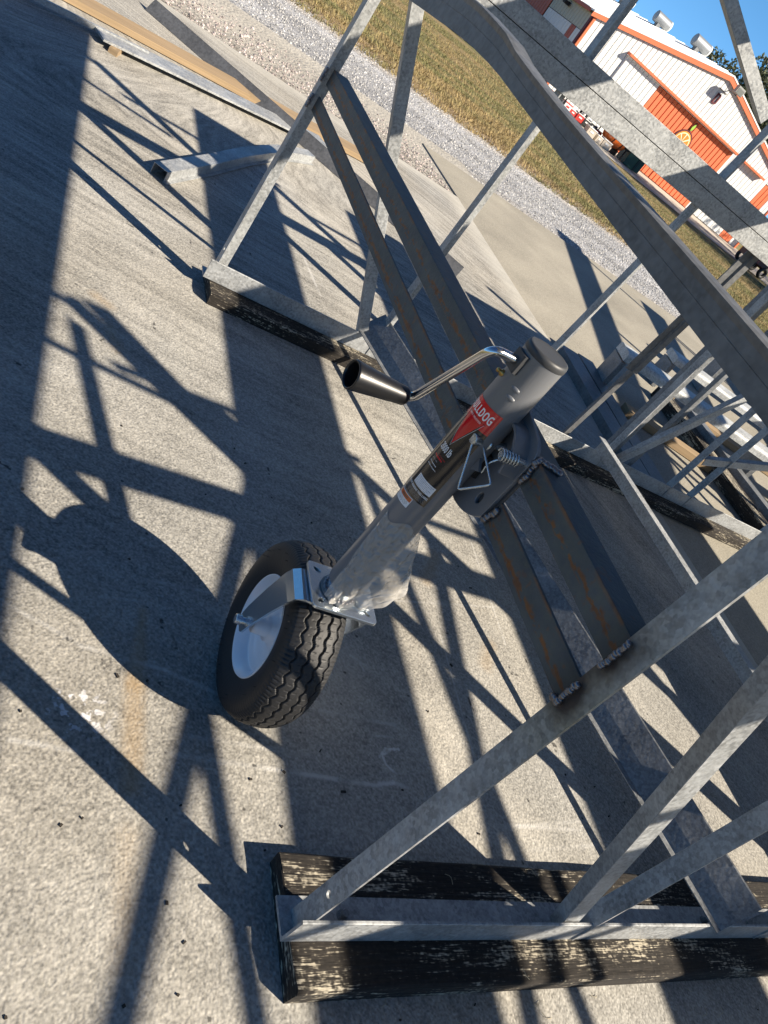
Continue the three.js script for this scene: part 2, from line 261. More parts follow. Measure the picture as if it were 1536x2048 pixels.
// crushed stone shoulder, worn asphalt road, grass verge, pale apron by the building
const stoneFn = (base, tint, spread, seed) => (u, v) => {
  const c = vnoise(u * 62, v * 62, seed) * 0.45 + hash(Math.floor(u * 110), Math.floor(v * 110), seed) * 0.35 + fbm(u * 0.9, v * 2.2, seed + 7, 3) * 0.5; const k = Math.max(0.05, base + spread * (c - 0.65)); return [k * tint[0], k * tint[1], k * tint[2]];
};
const stoneBump = grayTex(512, 512, 1.5, 1.5, (u, v) => per(u, v, 90, 151, 1.5) * 0.6 + per(u, v, 34, 152, 1.5) * 0.4);
struct('shoulder', sheet(-12, 4.4, -8.7, -6.6, -0.020), std({ map: colorTex(1024, 512, 8, 3, (u, v) => { const z = -v, c = stoneFn(0.33, [1.06, 1, 0.87], 0.30, 601)(u, v), e = smooth(-7.62, -7.0, z + 0.35 * (fbm(u * 1.5, v * 1.5, 605) - 0.5)), dark = e * smooth(0.42, 0.62, fbm(u * 26, v * 26, 609, 3)); return c.map((x, i) => mix(x, [0.12, 0.105, 0.085][i], dark * 0.75)); }, 0, 6), roughness: 0.95, bumpMap: stoneBump, bumpScale: 0.012 }));
struct('road', sheet(-30, 60, -11.75, -8.2, -0.034), std({ map: colorTex(2048, 1024, 9, 4, (u, v) => { const z = -v, c = stoneFn(0.32, [0.97, 0.98, 1.0], 0.50, 611)(u, v), edge = smooth(0.55, 0.05, Math.abs(z + 11.45)) + 0.45 * smooth(0.5, 0.0, Math.abs(z + 8.3)), tr = 0.82 + 0.3 * smooth(0.3, 0.7, fbm(u * 0.7, v * 3.5, 617, 3)); return c.map((x, i) => mix(x * tr, [0.47, 0.40, 0.31][i], clamp(edge) * 0.62)); }, 0, 8), roughness: 0.95, bumpMap: stoneBump, bumpScale: 0.014 }));
const grassFn = (u, v) => {
  const z = -v, n = fbm(u * 0.55, v * 1.6, 621, 3), f = fbm(u * 16, v * 16, 625, 3), h = hash(Math.floor(u * 90), Math.floor(v * 90), 3), g = smooth(0.36, 0.62, n), dry = [0.26, 0.195, 0.088], green = [0.15, 0.145, 0.05], bare = [0.31, 0.215, 0.135];
  const edge = smooth(-13.4, -11.6, z + 1.2 * (fbm(u * 0.8, v * 0.8, 631) - 0.5)); return [0, 1, 2].map(i => mix(mix(dry[i], green[i], g * 0.85), bare[i], clamp(edge * 0.8 * (0.4 + f))) * (0.62 + 0.5 * f + 0.35 * (h - 0.5)));
};
struct('grass_verge', sheet(-60, 220, -29.6, -11.6, -0.028), std({ map: colorTex(1024, 2048, 9, 18, grassFn, 0, 11.6), roughness: 1, bumpMap: stoneBump, bumpScale: 0.03 }));
struct('ground', sheet(-300, 420, -420, 120, -0.12), std({ map: colorTex(512, 512, 14, 14, (u, v) => { const k = 0.7 + 0.6 * per(u, v, 11, 641, 14); return [0.17 * k, 0.15 * k, 0.055 * k]; }), roughness: 1 }));
struct('building_apron', sheet(6, 39.5, -40, -29.6, -0.012), std({ map: colorTex(512, 512, 10, 10, (u, v) => { const k = 0.40 + 0.14 * (per(u, v, 9, 651, 10) - 0.5) + 0.1 * (per(u, v, 90, 652, 10) - 0.5); return [k * 1.06, k * 0.96, k * 0.80]; }), roughness: 0.9 }));

// ---------------------------------------------------------------- the bleacher: welded angle-iron frames standing on timber sills
// frame plane: local z = 0 is the near face of the base angle; x runs up the rows, away from the tall rear leg
const Z1 = -0.466, Z2 = -2.826, Z0 = 1.894;
const ROW = [[0.838, 2.66], [1.585, 2.42], [2.35, 2.187], [3.115, 1.904], [3.88, 1.66]];
function makeFrame(label, extra, legMat) {
  const f = thing('bleacher_frame', label, 'bleacher frame', [0, 0, 0]);
  const XE = 5.6;
  part('base_rail', bar([0.818, 0.05, 0], [XE, 0.05, 0], ell(0.079, 0.078, 0.006), [0, 1, 0], [0, 0, -1]), M.galv, f);
  for (const x of [0.955, 2.13, 2.62, 3.45, 4.4]) part('bolt', [along(new THREE.CylinderGeometry(0.008, 0.008, 0.016, 6).translate(0, 0.008, 0), V(x, 0.056, -0.042), V(0, 1, 0)), along(new THREE.CylinderGeometry(0.012, 0.012, 0.003, 16).translate(0, 0.0015, 0), V(x, 0.056, -0.042), V(0, 1, 0))], M.galvDark, f);
  const post = (x0, y0, x1, y1, m = M.galv, w = 0.046) => part('post', bar([x0, y0, 0.004], [x1, y1, 0.004], [[0, 0], [0.005, 0], [0.005, w - 0.009], [0.0065, w - 0.0065], [0.009, w - 0.005], [0.047, w - 0.005], [0.047, w], [0.001, w], [0, w - 0.001]], [1, 0, 0], [0, 0, -1]), m, f);
  { // rear leg, with the bolt hole near its foot
    const x = 0.845, hy = 0.178, hz = -0.030, r = 0.0072, zf = -0.053, zn = -0.0065, top = 2.64;
    const side = new THREE.Shape([[zf, 0.056], [zn, 0.056], [zn, top], [zf, top]].map(p => new THREE.Vector2(p[1], p[0])));
    const hole = new THREE.Path(); hole.absarc(hy, hz, r, 0, Math.PI * 2, true); side.holes.push(hole);
    const g = new THREE.ExtrudeGeometry(side, { depth: 0.005, bevelEnabled: false, curveSegments: 20 });
    g.applyMatrix4(new THREE.Matrix4().makeBasis(V(0, 1, 0), V(0, 0, 1), V(1, 0, 0))); g.translate(x, 0, 0);
    const bk = bar([x + 0.005, 0.056, zf], [x + 0.005, top, zf], flat(0.043, 0.005), [1, 0, 0], [0, 0, 1]);
    part('post', [g, bk], legMat ?? M.galv, f);
  }
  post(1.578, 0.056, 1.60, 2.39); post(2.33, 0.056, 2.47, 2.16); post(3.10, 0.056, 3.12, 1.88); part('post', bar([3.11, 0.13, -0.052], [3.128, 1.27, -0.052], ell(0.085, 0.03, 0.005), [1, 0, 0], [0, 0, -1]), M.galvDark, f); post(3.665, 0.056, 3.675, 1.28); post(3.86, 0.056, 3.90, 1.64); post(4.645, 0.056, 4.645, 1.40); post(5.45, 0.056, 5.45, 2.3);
  const brace = (x0, y0, x1, y1, z = -0.004, w = 0.046) => { const d = V(x1 - x0, y1 - y0, 0).normalize(), U = [d.y, -d.x, 0]; return part('brace', bar([x0 - d.y * w / 2, y0 + d.x * w / 2, z], [x1 - d.y * w / 2, y1 + d.x * w / 2, z], ell(w, 0.034, 0.005), U, [0, 0, -1]), M.galv, f); };
  brace(1.54, 0.075, 0.96, 1.28, -0.010); brace(3.185, 0.075, 3.83, 1.26, -0.007); brace(4.70, 0.08, 5.36, 1.1, -0.007);
  for (const [a, b] of extra) brace(...a, ...b);
  part('top_chord', bar([0.815, 1.283, 0.006], [5.5, 1.272, 0.006], ell(0.069, 0.07, 0.005), [0, 1, 0], [0, 0, -1]), M.galv, f);
  part('top_chord', bar([0.815, 1.3545, 0.0075], [5.5, 1.3435, 0.0075], ell(0.066, 0.07, 0.005), [0, 1, 0], [0, 0, -1]), M.galv, f);
  part('packing_strip', bar([0.83, 1.337, -0.003], [5.48, 1.329, -0.003], flat(0.034, 0.006), [0, 1, 0], [0, 0, -1]), M.black, f);
  for (let k = 0; k < ROW.length; k++) { const [x, y] = ROW[k]; part('row_support', bar([k ? ROW[k - 1][0] : x - 0.05, y - 0.055, -0.004], [x + 0.13, y - 0.055, -0.004], ell(0.045, 0.04, 0.005), [0, 1, 0], [0, 0, -1]), M.galv, f); }
  return f;
}
const frame1 = makeFrame('nearest galvanized angle-iron bleacher frame, its tall leg scorched where the rusty bars are welded on', [[[1.63, 1.10], [2.40, 2.04]], [[2.45, 1.79], [1.62, 1.99]]], M.galvBurnt);
part('gusset', bar([2.44, 1.70, -0.004], [2.44, 1.87, -0.004], [[0, 0], [0.26, 0.0], [0.26, 0.005], [0, 0.005]], [1, 0, 0], [0, 0, -1]), M.galv, frame1);
part('post', bar([2.39, 1.42, -0.05], [2.52, 2.16, -0.05], flat(0.095, 0.005), [1, 0, 0], [0, 0, -1]), M.galv, frame1);
frame1.position.set(0, 0, Z1);
const frame2 = makeFrame('farther galvanized bleacher frame behind the jack, standing across the top middle of the photo', [[[2.385, 1.655], [1.62, 1.925]], [[3.70, 0.345], [4.6, 0.65]]]);
frame2.position.set(-0.008, 0, Z2);
// a wide channel post hanging from the chord of the far frame
part('post', [bar([2.80, 0.56, -0.05], [2.845, 1.28, -0.05], [[0, 0], [0.085, 0], [0.085, 0.006], [0.050, 0.006], [0.043, 0.016], [0.036, 0.006], [0, 0.006]], [1, 0, 0], [0, 0, 1]), bar([2.80, 0.07, -0.062], [2.84, 0.6, -0.062], flat(0.03, 0.02), [1, 0, 0], [0, 0, 1])], M.galvSmooth, frame2);
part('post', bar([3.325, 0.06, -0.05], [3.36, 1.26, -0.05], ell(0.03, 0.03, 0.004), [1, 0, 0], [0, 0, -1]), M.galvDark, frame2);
const frame0 = makeFrame('galvanized bleacher frame standing outside the picture behind the photographer', []);
frame0.position.set(0, 0, Z0);
// timber sills under the frames, split and blackened
function sill(x0, x1, zNear, zFar, h, mat, label, seed) {
  const R = rng(seed), path = [], N = 60, prof = [];
  const g0 = [];
  const b = 0.006, W = zNear - zFar, o = [[0, 0], [0, h - b], [b * 0.4, h - b * 0.4], [b, h], [W * 0.2, h], [W * 0.4, h - 0.001], [W * 0.6, h], [W * 0.8, h - 0.001], [W - b, h], [W - b * 0.4, h - b * 0.4], [W, h - b], [W, 0]];
  for (let k = 0; k <= N; k++) path.push(V(x0 + (x1 - x0) * k / N, 0, zNear));
  const g = sweep(path, o, V(0, 0, -1), V(0, 1, 0)); const p = g.attributes.position;
  for (let i = 0; i < p.count; i++) { const x = p.getX(i), y = p.getY(i), z = p.getZ(i), n = fbm(x * 5, z * 30, seed, 3) - 0.5, e = Math.min(zNear - z, z - zFar) < 0.012 ? 1 : 0.25; if (y > 0.004) { p.setY(i, y + n * 0.006 * e); p.setZ(i, z + (fbm(x * 7, y * 30 + z * 9, seed + 4, 3) - 0.5) * 0.008 * e); } if (Math.abs(x - x0) < 1e-4) p.setX(i, x + (fbm(z * 30, y * 40, seed + 8, 2) - 0.5) * 0.014); }
  g.computeVertexNormals(); return solo('timber_sill', g, mat, label, 'timber sill');
}
sill(0.843, 5.9, Z1 + 0.083, Z1 - 0.163, 0.0495, M.sill, 'weathered black timber plank lying under the nearest frame at the bottom right', 701);
sill(0.843, 5.9, Z2 + 0.096, Z2 - 0.12, 0.0495, M.sill2, 'dark split timber plank lying under the far frame behind the black handle', 731);
sill(0.843, 5.9, Z0 + 0.083, Z0 - 0.163, 0.0495, M.sill, 'weathered timber plank under the frame behind the photographer', 761);

// boards of the seating rows, carried on the frames overhead
for (let k = 0; k < ROW.length; k++) for (const [dx, w, nm] of [[-0.305, 0.213, 'foot board'], [-0.088, 0.213, 'seat board']]) {
  const [x, y] = ROW[k], o = [[0, 0], [w, 0], [w, -0.005 - 0.03], [w - 0.004, -0.035], [w - 0.004, -0.004], [0.004, -0.004], [0.004, -0.035], [0, -0.035]];
  solo(nm.replace(' ', '_').replace('seat_board', 'seat_plank').replace('foot_board', 'foot_plank'), bar([x + dx, y + 0.03, Z2 - 0.42], [x + dx, y + 0.03, Z0 + 2.4], o, [1, 0, 0], [0, 1, 0]), M.galv, `galvanized ${nm} of bleacher row ${['one', 'two', 'three', 'four', 'five', 'six', 'seven', 'eight'][k]} counted from the tall rear`, 'plank');
}
for (let i = 0; i < 5; i++) solo('walkway_plank', bar([4.26 + i * 0.242, 1.455, Z2 - 0.42], [4.26 + i * 0.242, 1.455, Z0 + 2.4], [[0, 0], [0.236, 0], [0.236, -0.035], [0.232, -0.035], [0.232, -0.004], [0.004, -0.004], [0.004, -0.035], [0, -0.035]], [1, 0, 0], [0, 1, 0]), M.galv, `galvanized plank of the front walkway, ${['first', 'second', 'third', 'fourth', 'fifth'][i]} from the seating rows`, 'plank');
// long crossed braces between the near frame and the one behind the camera
for (const [p, q, l] of [[[3.12, 1.505, Z1 - 0.03], [3.12, 1.815, Z0], 'rising gently'], [[3.13, 1.77, Z1 - 0.03], [3.13, 1.45, Z0], 'falling gently'], [[2.47, 1.545, Z1 - 0.03], [2.49, 2.10, Z0], 'rising'], [[2.47, 1.80, 0.50], [2.46, 1.62, Z0], 'falling']]) solo('cross_brace', bar(p, q, ell(0.04, 0.036, 0.004), [0.5, 0.8, -0.2], [0.85, -0.5, 0]), M.galv, `galvanized angle brace ${l} between two bleacher frames above the jack`, 'brace');

// the upper rear rail: a bent galvanized angle seen close up across the top right
{
  const zs = [-0.50, -0.62, -0.86, -1.1, -1.21, -1.37, -1.51, -1.65, -1.78, -1.87, -1.98, -2.07, -2.17, -2.29, -2.4, -2.53, -2.82], lo = [1.197, 1.202, 1.213, 1.224, 1.229, 1.236, 1.243, 1.250, 1.257, 1.259, 1.258, 1.255, 1.25, 1.242, 1.235, 1.226, 1.208], hi = [1.2550, 1.2597, 1.2690, 1.2775, 1.2817, 1.2878, 1.2945, 1.303, 1.313, 1.326, 1.331, 1.334, 1.333, 1.328, 1.32, 1.31, 1.29];
  const X = 0.852, pos = [], uv = [], ring = k => { const h = hi[k] - lo[k], y = lo[k]; return [[0, 0], [0, h * 0.47], [-0.0007, h * 0.482], [0, h * 0.49], [-0.0005, h * 0.8], [-0.0035, h * 0.94], [-0.004, h], [0.010, h + 0.002], [0.052, h + 0.001], [0.052, h - 0.004], [0.012, h - 0.004], [0.0055, h * 0.85], [0.0055, 0]].map(([a, b]) => V(X + a, y + b, zs[k])); };
  let len = 0;
  for (let k = 0; k + 1 < zs.length; k++) { const A = ring(k), B = ring(k + 1), L = zs[k] - zs[k + 1]; let p = 0; for (let i = 0; i < A.length; i++) { const j = (i + 1) % A.length, q = p + A[i].distanceTo(A[j]); for (const [v, s, t] of [[A[i], len, p], [A[j], len, q], [B[j], len + L, q], [A[i], len, p], [B[j], len + L, q], [B[i], len + L, p]]) { pos.push(v.x, v.y, v.z); uv.push(s, t); } p = q; } len += L; }
  const g = new THREE.BufferGeometry(); g.setAttribute('position', new THREE.Float32BufferAttribute(pos, 3)); g.setAttribute('uv', new THREE.Float32BufferAttribute(uv, 2)); g.computeVertexNormals();
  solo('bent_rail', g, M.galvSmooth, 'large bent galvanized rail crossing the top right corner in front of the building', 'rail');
}

// the two rusty angles that carry the jack, welded between the rear legs
{
  const xb = 0.852, zA = Z1 - 0.046, zB = Z2 + 0.0;
  const lowBar = thing('rusty_angle_bar', 'lower of the two rusty steel angles welded between the galvanized legs', 'steel bar', [0, 0, 0], 0, undefined);
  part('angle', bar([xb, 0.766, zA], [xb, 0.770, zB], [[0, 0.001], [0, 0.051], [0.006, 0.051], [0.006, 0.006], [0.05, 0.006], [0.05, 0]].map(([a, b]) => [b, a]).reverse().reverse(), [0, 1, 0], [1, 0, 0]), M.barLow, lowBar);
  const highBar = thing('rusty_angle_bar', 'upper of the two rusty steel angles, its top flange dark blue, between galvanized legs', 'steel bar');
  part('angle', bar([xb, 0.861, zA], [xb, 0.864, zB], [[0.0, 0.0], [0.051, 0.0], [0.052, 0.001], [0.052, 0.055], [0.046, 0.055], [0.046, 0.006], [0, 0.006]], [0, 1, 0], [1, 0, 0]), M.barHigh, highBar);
  const bead = (parent, pts, r, seed) => { const R = rng(seed), gs = []; const c = new THREE.CatmullRomCurve3(pts.map(p => V(...p))), n = Math.max(4, Math.round(c.getLength() / (r * 0.75))); for (let i = 0; i <= n; i++) { const p = c.getPoint(i / n), s = new THREE.SphereGeometry(r * (0.8 + 0.45 * R()), 10, 7); s.scale(1, 0.9, 1); s.translate(p.x + (R() - 0.5) * r * 0.5, p.y + (R() - 0.5) * r * 0.4, p.z + (R() - 0.5) * r * 0.5); gs.push(s); } part('weld_bead', gs, M.weld, parent); };
  bead(lowBar, [[0.838, 0.775, zA + 0.004], [0.836, 0.80, zA + 0.004], [0.838, 0.818, zA + 0.003]], 0.0045, 1); bead(lowBar, [[0.845, 0.772, zA - 0.005], [0.848, 0.766, zA - 0.01]], 0.006, 2);
  bead(highBar, [[0.838, 0.862, zA + 0.004], [0.837, 0.89, zA + 0.004], [0.838, 0.912, zA + 0.003]], 0.0045, 3);
  bead(lowBar, [[0.83, 0.775, zB + 0.002], [0.83, 0.815, zB + 0.002]], 0.005, 4); bead(highBar, [[0.83, 0.868, zB + 0.002], [0.83, 0.908, zB + 0.002]], 0.005, 5);
  // where the jack's mounting plate is welded on
  bead(lowBar, [[0.848, 0.775, -0.864], [0.848, 0.79, -0.86], [0.848, 0.806, -0.858]], 0.0058, 6);
  bead(highBar, [[0.848, 0.868, -0.864], [0.847, 0.885, -0.862], [0.848, 0.905, -0.868], [0.850, 0.916, -0.868], [0.862, 0.918, -0.860], [0.882, 0.918, -0.852]], 0.0058, 7);
}
// braces between the feet of the frames
{
  const P0 = V(2.06, 0.1305, Z1 + 0.012), P1 = V(1.50, 0.1305, Z2 - 0.05), d = P1.clone().sub(P0).normalize(), side = V(-d.z, 0, d.x);
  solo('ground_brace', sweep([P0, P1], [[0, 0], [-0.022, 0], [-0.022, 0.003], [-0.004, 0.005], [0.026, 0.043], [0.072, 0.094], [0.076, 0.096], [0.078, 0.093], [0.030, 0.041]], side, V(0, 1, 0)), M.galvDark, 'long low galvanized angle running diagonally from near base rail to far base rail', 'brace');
  const Q0 = V(2.962, 0.147, -2.79), Q1 = V(3.035, 0.147, Z1 + 0.02), e = Q1.clone().sub(Q0).normalize(), s2 = V(-e.z, 0, e.x).multiplyScalar(-1);
  solo('ground_brace', sweep([Q0, Q1], [[0, 0], [0, 0.072], [-0.05, 0.074], [-0.05, 0.069], [-0.006, 0.067], [-0.005, 0]], s2, V(0, 1, 0)), M.galv, 'galvanized angle with a sunlit top running low at the right', 'brace');
}

// ---------------------------------------------------------------- the trailer jack
const jack = thing('trailer_jack', 'grey crank trailer jack with red and black label standing on one pneumatic wheel', 'trailer jack', [0.80, 0, -0.968]);
{
  const R = 0.0385;
  // outer tube with soft edges
  part('outer_tube', lathe([[0, 0.452], [0.034, 0.452], [0.0375, 0.455], [R, 0.46], [R, 1.030], [0.0385, 1.0305], [0.036, 1.034]], 72), M.jackGrey, jack);
  part('cap', lathe([[0.0375, 1.0295], [0.0393, 1.031], [0.0395, 1.038], [0.038, 1.0425], [0.034, 1.044], [0.031, 1.0428], [0, 1.0432]], 72), M.jackCap, jack);
  // the ring of light grey lacquer left on the cap
  // two pressed dents towards the top, on the side that faces the camera
  for (const [y, th] of [[0.974, 133], [0.958, 128]]) {
    const a = th * Math.PI / 180, g = new THREE.SphereGeometry(0.0085, 20, 12); g.scale(1.0, 0.55, 0.42); g.rotateX(0); g.rotateY(-a + Math.PI / 2); g.translate(Math.cos(a) * (R - 0.0012), y, Math.sin(a) * (R - 0.0012)); part('dimple', g, M.jackGrey, jack);
  }
  // label wrapped round the tube, with its printing
  const TH0 = 224, TH1 = 108, Y1 = 0.925, Y0 = 0.710, CW = 744, CH = 2048;
  const cv = document.createElement('canvas'); cv.width = CW; cv.height = CH; const c = cv.getContext('2d');
  const X = th => (TH0 - th) / (TH0 - TH1) * CW, Y = y => (Y1 - y) / (Y1 - Y0) * CH;
  c.fillStyle = '#0b0c0f'; c.fillRect(0, 0, CW, CH);
  const xc = X(166);
  c.fillStyle = '#d90f1e'; c.beginPath(); c.moveTo(0, 0); c.lineTo(CW, 0); c.lineTo(CW, Y(0.884)); c.lineTo(X(136), Y(0.884)); c.lineTo(X(136), Y(0.893)); c.lineTo(xc, Y(0.832)); c.lineTo(X(196), Y(0.893)); c.lineTo(X(196), Y(0.884)); c.lineTo(0, Y(0.884)); c.closePath(); c.fill();
  c.strokeStyle = '#e9e6e4'; c.lineWidth = 5; c.beginPath(); c.moveTo(X(131), Y(0.8955)); c.lineTo(xc, Y(0.8285)); c.lineTo(X(201), Y(0.8955)); c.stroke();
  c.strokeStyle = '#101012'; c.lineWidth = 7; c.beginPath(); c.moveTo(X(128), Y(0.8965)); c.lineTo(X(204), Y(0.8965)); c.stroke();
  c.strokeStyle = '#8d0a14'; c.lineWidth = 4; for (const y of [0.8875, 0.8905]) { c.beginPath(); c.moveTo(X(126), Y(y)); c.lineTo(CW, Y(y)); c.stroke(); }
  const words = (t, x, y, px, font, color, maxw, align = 'center') => { c.fillStyle = color; c.font = `${font} ${px}px sans-serif`; c.textAlign = align; c.textBaseline = 'middle'; const w = c.measureText(t).width; c.save(); c.translate(x, y); if (maxw && w) c.scale(maxw / w, 1); c.fillText(t, 0, 0); c.restore(); };
  words('BULLDOG', xc, Y(0.9085), 214, 'bold', '#f4f2f0', X(120) - X(212));
  words('MOST TRUSTED', xc, Y(0.8925) - 14, 46, 'bold', '#efd8d6', X(141) - X(191));
  words('2000 lb', xc, Y(0.8175), 178, 'bold', '#f2f3f4', X(143.5) - X(188.5));
  c.fillStyle = '#c21420'; c.fillRect(X(184), Y(0.7985), X(151) - X(184), 30); c.fillStyle = '#7d1118'; c.fillRect(X(176), Y(0.8025), X(144) - X(176), 20);
  const scribble = (x0, x1, y, h, col, seed) => { const r = rng(seed); c.fillStyle = col; let x = x0; while (x < x1) { const w = 6 + r() * 26; c.fillRect(x, y + (r() - 0.5) * 2, Math.min(w, x1 - x), h); x += w + 5 + r() * 7; } };
  scribble(X(184), X(152), Y(0.7835), 17, '#d9dadc', 4); scribble(X(184), X(146), Y(0.7770), 17, '#cfd0d2', 5); scribble(X(182), X(160), Y(0.7905), 12, '#a9aaae', 6);
  c.fillStyle = '#e4e6ea'; c.fillRect(X(178), Y(0.7525), X(115) - X(178), Y(0.7325) - Y(0.7525)); for (let i = 0; i < 6; i++) scribble(X(176), X(118 + (i % 3) * 6), Y(0.7505) + 6 + i * 29, 9, '#70757d', 20 + i);
  words('DO NOT REMOVE THIS LABEL', X(158), Y(0.7262), 62, 'bold', '#e9eaec', X(113) - X(203)); for (let i = 0; i < 4; i++) scribble(X(200), X(116), Y(0.7215) + i * 22, 7, '#8b8e93', 40 + i);
  const lt = new THREE.CanvasTexture(cv); lt.colorSpace = THREE.SRGBColorSpace; lt.magFilter = THREE.LinearFilter;
  const wrap = (th0, th1, y0, y1, r, slant = 0) => { // u runs left to right as one reads
    const nx = 40, pos = [], uv = [], idx = []; for (let i = 0; i <= nx; i++) { const a = (th0 + (th1 - th0) * i / nx) * Math.PI / 180; for (const k of [0, 1]) { pos.push(Math.cos(a) * r, (k ? y1 : y0) + slant * i / nx, Math.sin(a) * r); uv.push(i / nx, k); } if (i < nx) { const b = i * 2; idx.push(b, b + 2, b + 1, b + 1, b + 2, b + 3); } }
    const g = new THREE.BufferGeometry(); g.setAttribute('position', new THREE.Float32BufferAttribute(pos, 3)); g.setAttribute('uv', new THREE.Float32BufferAttribute(uv, 2)); g.setIndex(idx); g.computeVertexNormals(); return g;
  };
  const lm = phys({ map: lt, roughness: 0.22, clearcoat: 0.8, clearcoatRoughness: 0.12 });
  part('label', wrap(TH0, TH1, Y0, Y1, R + 0.0007), lm, jack).userData.label = 'red and black printed label';
  const cw = document.createElement('canvas'); cw.width = 512; cw.height = 256; const k = cw.getContext('2d'); k.fillStyle = '#e6e8ea'; k.fillRect(0, 0, 512, 256); k.fillStyle = '#c65a12'; k.fillRect(14, 14, 484, 100); k.fillStyle = '#2a2a2c'; { const r = rng(9); for (let j = 0; j < 5; j++) for (let x = 24; x < 440; x += 22 + r() * 20) k.fillRect(x, 132 + j * 22, 10 + r() * 16, 7); for (let x = 150; x < 380; x += 30) k.fillRect(x, 42, 20, 44); }
  const wt = new THREE.CanvasTexture(cw); wt.colorSpace = THREE.SRGBColorSpace; wt.magFilter = THREE.LinearFilter;
  part('warning_sticker', wrap(198, 142, 0.684, 0.7055, R + 0.0007, 0.003), phys({ map: wt, roughness: 0.3, clearcoat: 0.5 }), jack).userData.label = 'small orange and white sticker below the label';
  // crank: rod from the side of the head, bent down and out again to a hollow black grip
  const d = V(-0.9968, 0, 0.0796), n = V(-0.0796, 0, -0.9968), C = d.clone().multiplyScalar(0.036).add(V(0, 1.008, 0));
  const E1 = C.clone().addScaledVector(d, 0.059), arm = V(0, -0.907, 0).addScaledVector(n, 0.421), E2 = E1.clone().addScaledVector(arm, 0.191), G = E2.clone().addScaledVector(d, 0.118);
  const crank = part('crank_rod', tube(rounded([C, E1, E2, E2.clone().addScaledVector(d, 0.05)], 0.019, 8), 0.0079, 18), M.chrome, jack);
  part('grip', along(lathe([[0.0078, -0.002], [0.0145, 0], [0.0166, 0.004], [0.0178, 0.026], [0.0185, 0.029], [0.0252, 0.108], [0.0256, 0.112], [0.0246, 0.1145], [0.0222, 0.1145], [0.0208, 0.111], [0.0165, 0.05], [0, 0.045]], 48), E2.clone().addScaledVector(d, 0.012), d), M.blackGrip, crank);
  part('collar', block(C.x - 0.004, 1.008, C.z, 0.012, 0.034, 0.030, 0.002), M.jackCap, jack);
  const za = -165.7 * Math.PI / 180, zd = V(Math.cos(za), 0.1, Math.sin(za)); part('grease_fitting', along(lathe([[0.0062, 0], [0.0062, 0.004], [0.0035, 0.005], [0.0035, 0.009], [0.0045, 0.0105], [0.003, 0.013], [0, 0.013]], 12), V(Math.cos(za) * 0.0375, 0.974, Math.sin(za) * 0.0375), zd), M.brass, jack);
  // mounting bracket: plate against the bars, arched hood, pull pin, spring. jack-local = world - (0.80, 0, -0.968)
  const L = (x, y, z) => V(x - 0.80, y, z + 0.968);
  const pl = new THREE.Shape(); pl.moveTo(-0.872, 0.775); pl.lineTo(-0.872, 0.905); pl.quadraticCurveTo(-0.874, 0.926, -0.90, 0.933); pl.lineTo(-0.965, 0.944); pl.lineTo(-1.045, 0.93); pl.lineTo(-1.06, 0.80); pl.quadraticCurveTo(-1.03, 0.735, -0.95, 0.737); pl.quadraticCurveTo(-0.90, 0.742, -0.872, 0.775);
  const oh = new THREE.Path(); oh.absellipse(-0.904, 0.787, 0.0085, 0.0125, 0, Math.PI * 2); pl.holes.push(oh);
  const pg = new THREE.ExtrudeGeometry(pl, { depth: 0.006, bevelEnabled: true, bevelSize: 0.001, bevelThickness: 0.001, bevelSegments: 1, curveSegments: 12 });
  pg.applyMatrix4(new THREE.Matrix4().makeBasis(V(0, 0, 1), V(0, 1, 0), V(-1, 0, 0))); pg.translate(0.850 - 0.80, 0, 0.968);
  const bracket = part('bracket', pg, M.jackGrey, jack);
  part('back_plate', block(0.0535, 0.84, 0.968 - 0.915, 0.006, 0.12, 0.10, 0.001), M.jackCap, bracket);
  { // hood: a folded strip standing out from the plate, over the spring
    const P = rounded([L(0.80, 0.872, -0.992), L(0.80, 0.925, -0.972), L(0.80, 0.927, -0.915), L(0.80, 0.902, -0.884), L(0.80, 0.862, -0.8745)], 0.014, 6), U = P.map((p, i) => { const a = P[Math.max(0, i - 1)], b = P[Math.min(P.length - 1, i + 1)], t = b.clone().sub(a).normalize(); return V(1, 0, 0).cross(t).normalize(); });
    part('hood', sweep(P, [[0, 0.01], [0.005, 0.01], [0.005, 0.043], [0, 0.043]], U, V(1, 0, 0)), M.jackGrey, bracket);
    part('gusset', sweep([L(0.806, 0.89, -1.0), L(0.806, 0.83, -0.91)], [[0, 0], [0.05, 0], [0.05, 0.006], [0, 0.006]], V(0, -0.55, -0.83), V(1, 0, 0)), M.jackGrey, bracket);
    part('dark_gap', block(0.0385, 0.82, 0.968 - 0.958, 0.012, 0.05, 0.028, 0.002), M.black, bracket);
  }
  const pinA = L(0.772, 0.868, -0.936), pinB = L(0.842, 0.872, -0.944), pd = pinB.clone().sub(pinA).normalize();
  const pin = part('pull_pin', along(lathe([[0, 0], [0.0085, 0], [0.0095, 0.0015], [0.0095, 0.016], [0.0075, 0.018], [0.0075, 0.030], [0.0125, 0.031], [0.0125, 0.036], [0.0072, 0.037], [0.0072, 0.072], [0, 0.072]], 28), pinA, pd), M.zinc, jack);
  const T0 = L(0.776, 0.864, -0.936), T3 = L(0.796, 0.866, -0.938), Ta = L(0.781, 0.796, -0.889), Tb = L(0.803, 0.844, -0.862);
  part('pull_ring', tube(rounded([T0, Ta, Tb, T3], 0.004, 4), 0.0021, 10), M.zinc, pin);
